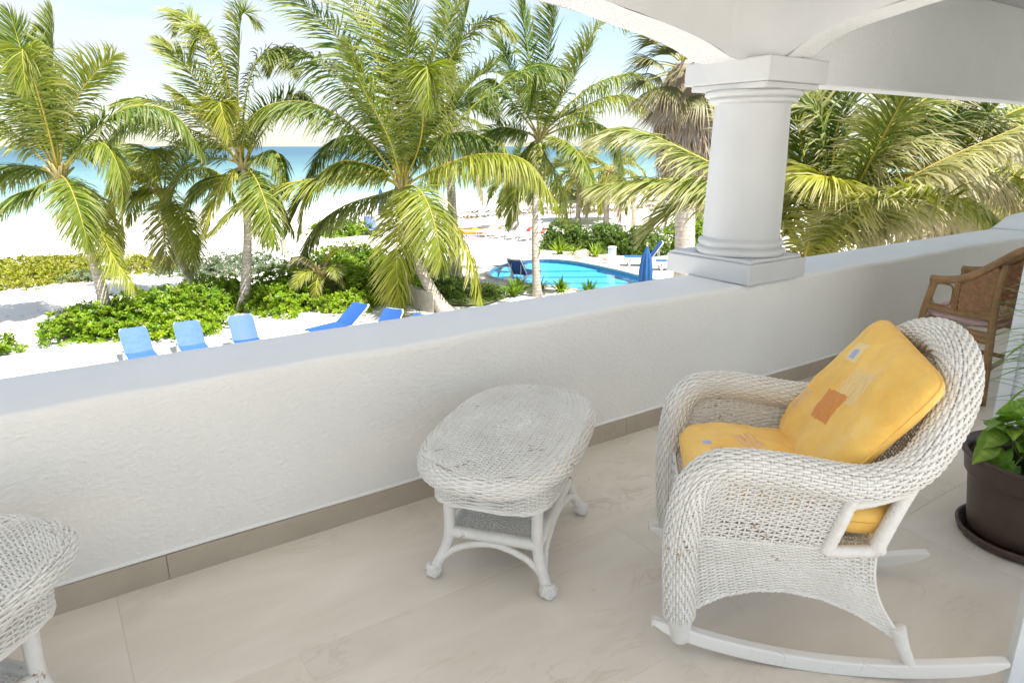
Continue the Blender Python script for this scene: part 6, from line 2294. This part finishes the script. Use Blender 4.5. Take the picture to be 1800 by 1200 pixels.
# ================================================================== SMALL OUTDOOR THINGS
def folded_parasol(label, x, y, h, name='folded_parasol'):
    t = thing(name, label, 'parasol', (x, y, G))
    mb = MB()
    mb.tube([(0, 0, 0.04), (0, 0, h + 0.04)], 0.022, 10)
    mb.obj('pole', M['post'], t)
    mb = MB()
    mb.lathe([(0, 0.0), (0.26, 0.0), (0.26, 0.06), (0.05, 0.09), (0.04, 0.3), (0.0, 0.3)], n=24)
    mb.obj('base', M['concrete'], t)
    th = np.arange(48) * 2 * PI / 48
    zz = np.array([0.55, 0.62, 0.9, 1.15, 1.3, 1.42, 1.7, 2.0, 2.2, 2.3])
    zz = zz * (h / 2.3)
    rr_ = np.array([0.15, 0.185, 0.195, 0.16, 0.115, 0.15, 0.145, 0.11, 0.055, 0.02])
    V = np.zeros((48, 10, 3))
    for j in range(10):
        fold = 1 + 0.22 * np.sin(8 * th + 0.25 * j) * (0.3 + 0.7 * (j < 8))
        V[:, j, 0] = rr_[j] * fold * np.cos(th)
        V[:, j, 1] = rr_[j] * fold * np.sin(th)
        V[:, j, 2] = zz[j]
    mb = MB()
    mb.grid(V, closed_u=True)
    mb.obj('folded_canopy', M['navy'], t)
    mb = MB()
    mb.tube(np.c_[0.122 * np.cos(th), 0.122 * np.sin(th), np.full(48, 1.3 * h / 2.3)], 0.014, 6, closed=True)
    mb.obj('tie', M['navy'], t)
    mb = MB()
    mb.lathe([(0, 0.0), (0.025, 0.0), (0.03, 0.03), (0.012, 0.06), (0, 0.065)], n=12)
    o = mb.obj('finial', M['post'], t)
    o.location = (0, 0, h + 0.03)
    return t


folded_parasol('folded dark blue parasol standing by the pool, left of the column', 12.51, 12.14, 2.4)
folded_parasol('folded blue parasol far out on the beach behind the big palm', 18.2, 40.9, 2.3)


def open_parasol(label, x, y, h, R):
    t = thing('open_parasol', label, 'parasol', (x, y, float(sand_z(x, y))))
    mb = MB()
    mb.tube([(0, 0, 0), (0, 0, h)], 0.03, 8)
    mb.obj('pole', M['darkpost'], t)
    for k_ in range(8):
        a0, a1 = k_ * PI / 4, (k_ + 1) * PI / 4
        V = []
        for f in np.linspace(0.02, 1, 5):
            row = []
            for g_ in np.linspace(0, 1, 4):
                pa = np.array([math.cos(a0), math.sin(a0)]) * (1 - g_) + np.array([math.cos(a1), math.sin(a1)]) * g_
                row.append((pa[0] * R * f, pa[1] * R * f, h - 0.62 * f ** 1.1 - 0.05 * math.sin(PI * g_) * f))
            V.append(row)
        V.append([(p[0], p[1], p[2] - 0.12) for p in V[-1]])
        mb = MB()
        mb.grid(np.array(V))
        mb.obj('canopy_panel', M['green_canvas'], t)
        mb = MB()
        mb.tube([(0, 0, h - 0.02), (math.cos(a0) * R, math.sin(a0) * R, h - 0.64)], 0.012, 5)
        mb.obj('rib', M['darkpost'], t)
    return t


open_parasol('open pale green parasol beyond the wall at the far right', 32.2, 13.3, 2.35, 1.85)
open_parasol('pale green beach parasol behind the short beach palms', 29.6, 35.9, 2.0, 1.6)
open_parasol('pale green beach parasol left of the wooden post', 31.6, 35.4, 2.0, 1.6)

mb = MB()
mb.tube([(0, 0, -0.2), (0.02, 0, 1.0), (0.0, 0.02, 1.92)], [0.13, 0.125, 0.12], 10)
mb.tube([(0.0, 0.02, 1.9), (0.0, 0.02, 1.98)], 0.2, 10)
o = mb.obj('wooden_post', M['post'])
o.location = (29.04, 29.43, G)
tag(o, 'thick pale wooden post standing on the sand behind the hedge', 'post')
for i, (x, y, h, lab) in enumerate([(26.21, 33.18, 1.6, 'thin dark pole left of the beach palms'), (27.6, 30.43, 2.4, 'thin pole between the two short beach palms'), (32.33, 28.95, 2.2, 'thin pole beside the dry palm left of the column')]):
    mb = MB()
    mb.tube([(0, 0, -0.1), (0.03, 0, h * 0.5), (0.0, 0.0, h)], 0.035, 6)
    o = mb.obj('thin_pole', M['darkpost'])
    o.location = (x, y, G)
    tag(o, lab, 'pole', 'thin poles on the beach')
t = thing('bollard', 'short white bollard lamp between the hedge and the poolside lounger', 'bollard', (19.71, 21.12, G))
mb = MB()
mb.lathe([(0.0, 0), (0.17, 0), (0.17, 0.66), (0.165, 0.70), (0.0, 0.70)], n=20)
mb.obj('post_body', M['resin'], t)
mb = MB()
mb.lathe([(0.0, 0.70), (0.185, 0.70), (0.185, 0.74), (0.17, 0.76), (0.0, 0.765)], n=20)
mb.obj('cap', M['smooth'], t)
for i, (x, y, s_, lab) in enumerate([(20.15, 23.55, 0.42, 'beige rock between the lilies at the hedge'), (19.6, 23.0, 0.3, 'flat beige rock at the deck edge beyond the pool'), (20.3, 22.0, 0.28, 'small rock beside the white bollard')]):
    mb = MB()
    th = np.linspace(0, 2 * PI, 15)[:-1]
    ph = np.linspace(-1.5, 1.5, 9)
    rgk = np.random.default_rng(300 + i)
    V = np.array([[(math.cos(p) * math.cos(a_), math.cos(p) * math.sin(a_), math.sin(p) * 0.6) for p in ph] for a_ in th]) * s_
    V = V * (1 + 0.18 * np.sin(3.1 * V[..., :1] / s_ + i) * np.cos(2.7 * V[..., 1:2] / s_) + rgk.normal(0, 0.03, V.shape[:2] + (1,)))
    mb.grid(V, closed_u=True)
    o = mb.obj('rock', M['rock'], smooth=False)
    o.location = (x, y, G + 0.12 * s_)
    tag(o, lab, 'rock', 'rocks at the pool planting')


def kayak(label, loc, rz, mat):
    t = thing('kayak', label, 'kayak', loc, rz, 'kayaks on the sand')
    xs_ = np.linspace(-1.6, 1.6, 21)
    th = np.linspace(0, 2 * PI, 13)[:-1]
    w = 0.37 * np.sqrt(np.clip(1 - (xs_ / 1.62) ** 2, 0, 1))
    V = np.zeros((21, 12, 3))
    for i in range(21):
        V[i, :, 0] = xs_[i]
        V[i, :, 1] = w[i] * np.cos(th)
        V[i, :, 2] = 0.2 + w[i] * 0.5 * np.sin(th) + 0.20 * (xs_[i] / 1.6) ** 2
    mb = MB()
    mb.grid(V.transpose(1, 0, 2), closed_u=True)
    mb.obj('hull', M[mat], t)
    mb = MB()
    for xx in (-0.45, 0.5):
        e_ = np.linspace(0, 2 * PI, 25)[:-1]
        mb.tube(np.c_[xx + 0.36 * np.cos(e_), 0.22 * np.sin(e_), np.full(24, 0.39)], 0.02, 6, closed=True)
    mb.obj('cockpit_rim', M['darkpost'], t)


kayak('orange yellow kayak lying on the sand behind the big palm', (20.2, 32.9, G), math.radians(-20), 'orange')
kayak('red kayak lying on the sand behind the slim pool palm', (23.6, 30.4, G), math.radians(-30), 'red')
# posts on the lawn and the sand
t = thing('lawn_post', 'small white service post at the back of the lawn', 'post', (13.7, 25.1, G))
mb = MB()
mb.box((0, 0, 0.3), (0.26, 0.22, 0.6))
mb.obj('post_body', M['smooth'], t, smooth=False, bevel=0.02)
mb = MB()
mb.box((0, 0, 0.62), (0.30, 0.26, 0.045))
mb.obj('cap', M['concrete'], t, smooth=False, bevel=0.01)
t = thing('concrete_post', 'small grey concrete post at the back of the tall shrubs', 'post', (9.3, 32.0, float(sand_z(9.3, 32.0))))
mb = MB()
mb.box((0, 0, 0.35), (0.24, 0.24, 0.75))
mb.obj('post_body', M['concrete'], t, smooth=False, bevel=0.02)
# low concrete wall
wl_ = thing('garden_wall', 'low curved grey concrete wall left of the big palm trunk', 'low wall', (0, 0, G))
P = spline([(10.05, 21.6, 0), (9.85, 20.9, 0), (9.6, 20.0, 0), (9.42, 19.1, 0), (9.38, 18.4, 0), (9.55, 17.9, 0)], 26)
Tn = nrm(np.gradient(P, axis=0))
sd = np.c_[-Tn[:, 1], Tn[:, 0], np.zeros(26)] * 0.09
V = np.stack([P - sd + [0, 0, -0.1], P - sd + [0, 0, 0.60], P + sd + [0, 0, 0.60], P + sd + [0, 0, -0.1]], 1)
mb = MB()
mb.grid(V)
mb.add(V[0], [[0, 1, 2, 3]])
mb.add(V[-1], [[3, 2, 1, 0]])
mb.obj('wall_body', M['concrete'], wl_, smooth=False, bevel=0.015)
# fence on the beach at the far right
fe = thing('beach_fence', 'dark post and wire fence on the sand at the far right', 'fence', (0, 0, G))
fx = np.linspace(36, 52, 9)
fy = 19.5 - 0.28 * (fx - 44)
for x, y in zip(fx, fy):
    mb = MB()
    mb.tube([(x, y, -0.1), (x + 0.05, y, 1.5)], 0.05, 6)
    mb.obj('fence_post', M['darkpost'], fe)
for z in (0.55, 1.0):
    mb = MB()
    mb.tube(np.c_[fx, fy, z + 0.04 * np.sin(fx * 2.0)], 0.014, 5)
    mb.obj('wire', M['darkpost'], fe)
mb = MB()
for x in np.arange(36, 52, 0.35):
    y = 19.5 - 0.28 * (x - 44)
    mb.tube([(x, y, 0.1), (x, y, 1.05)], 0.014, 4)
mb.obj('pickets', M['darkpost'], fe, kind='stuff')
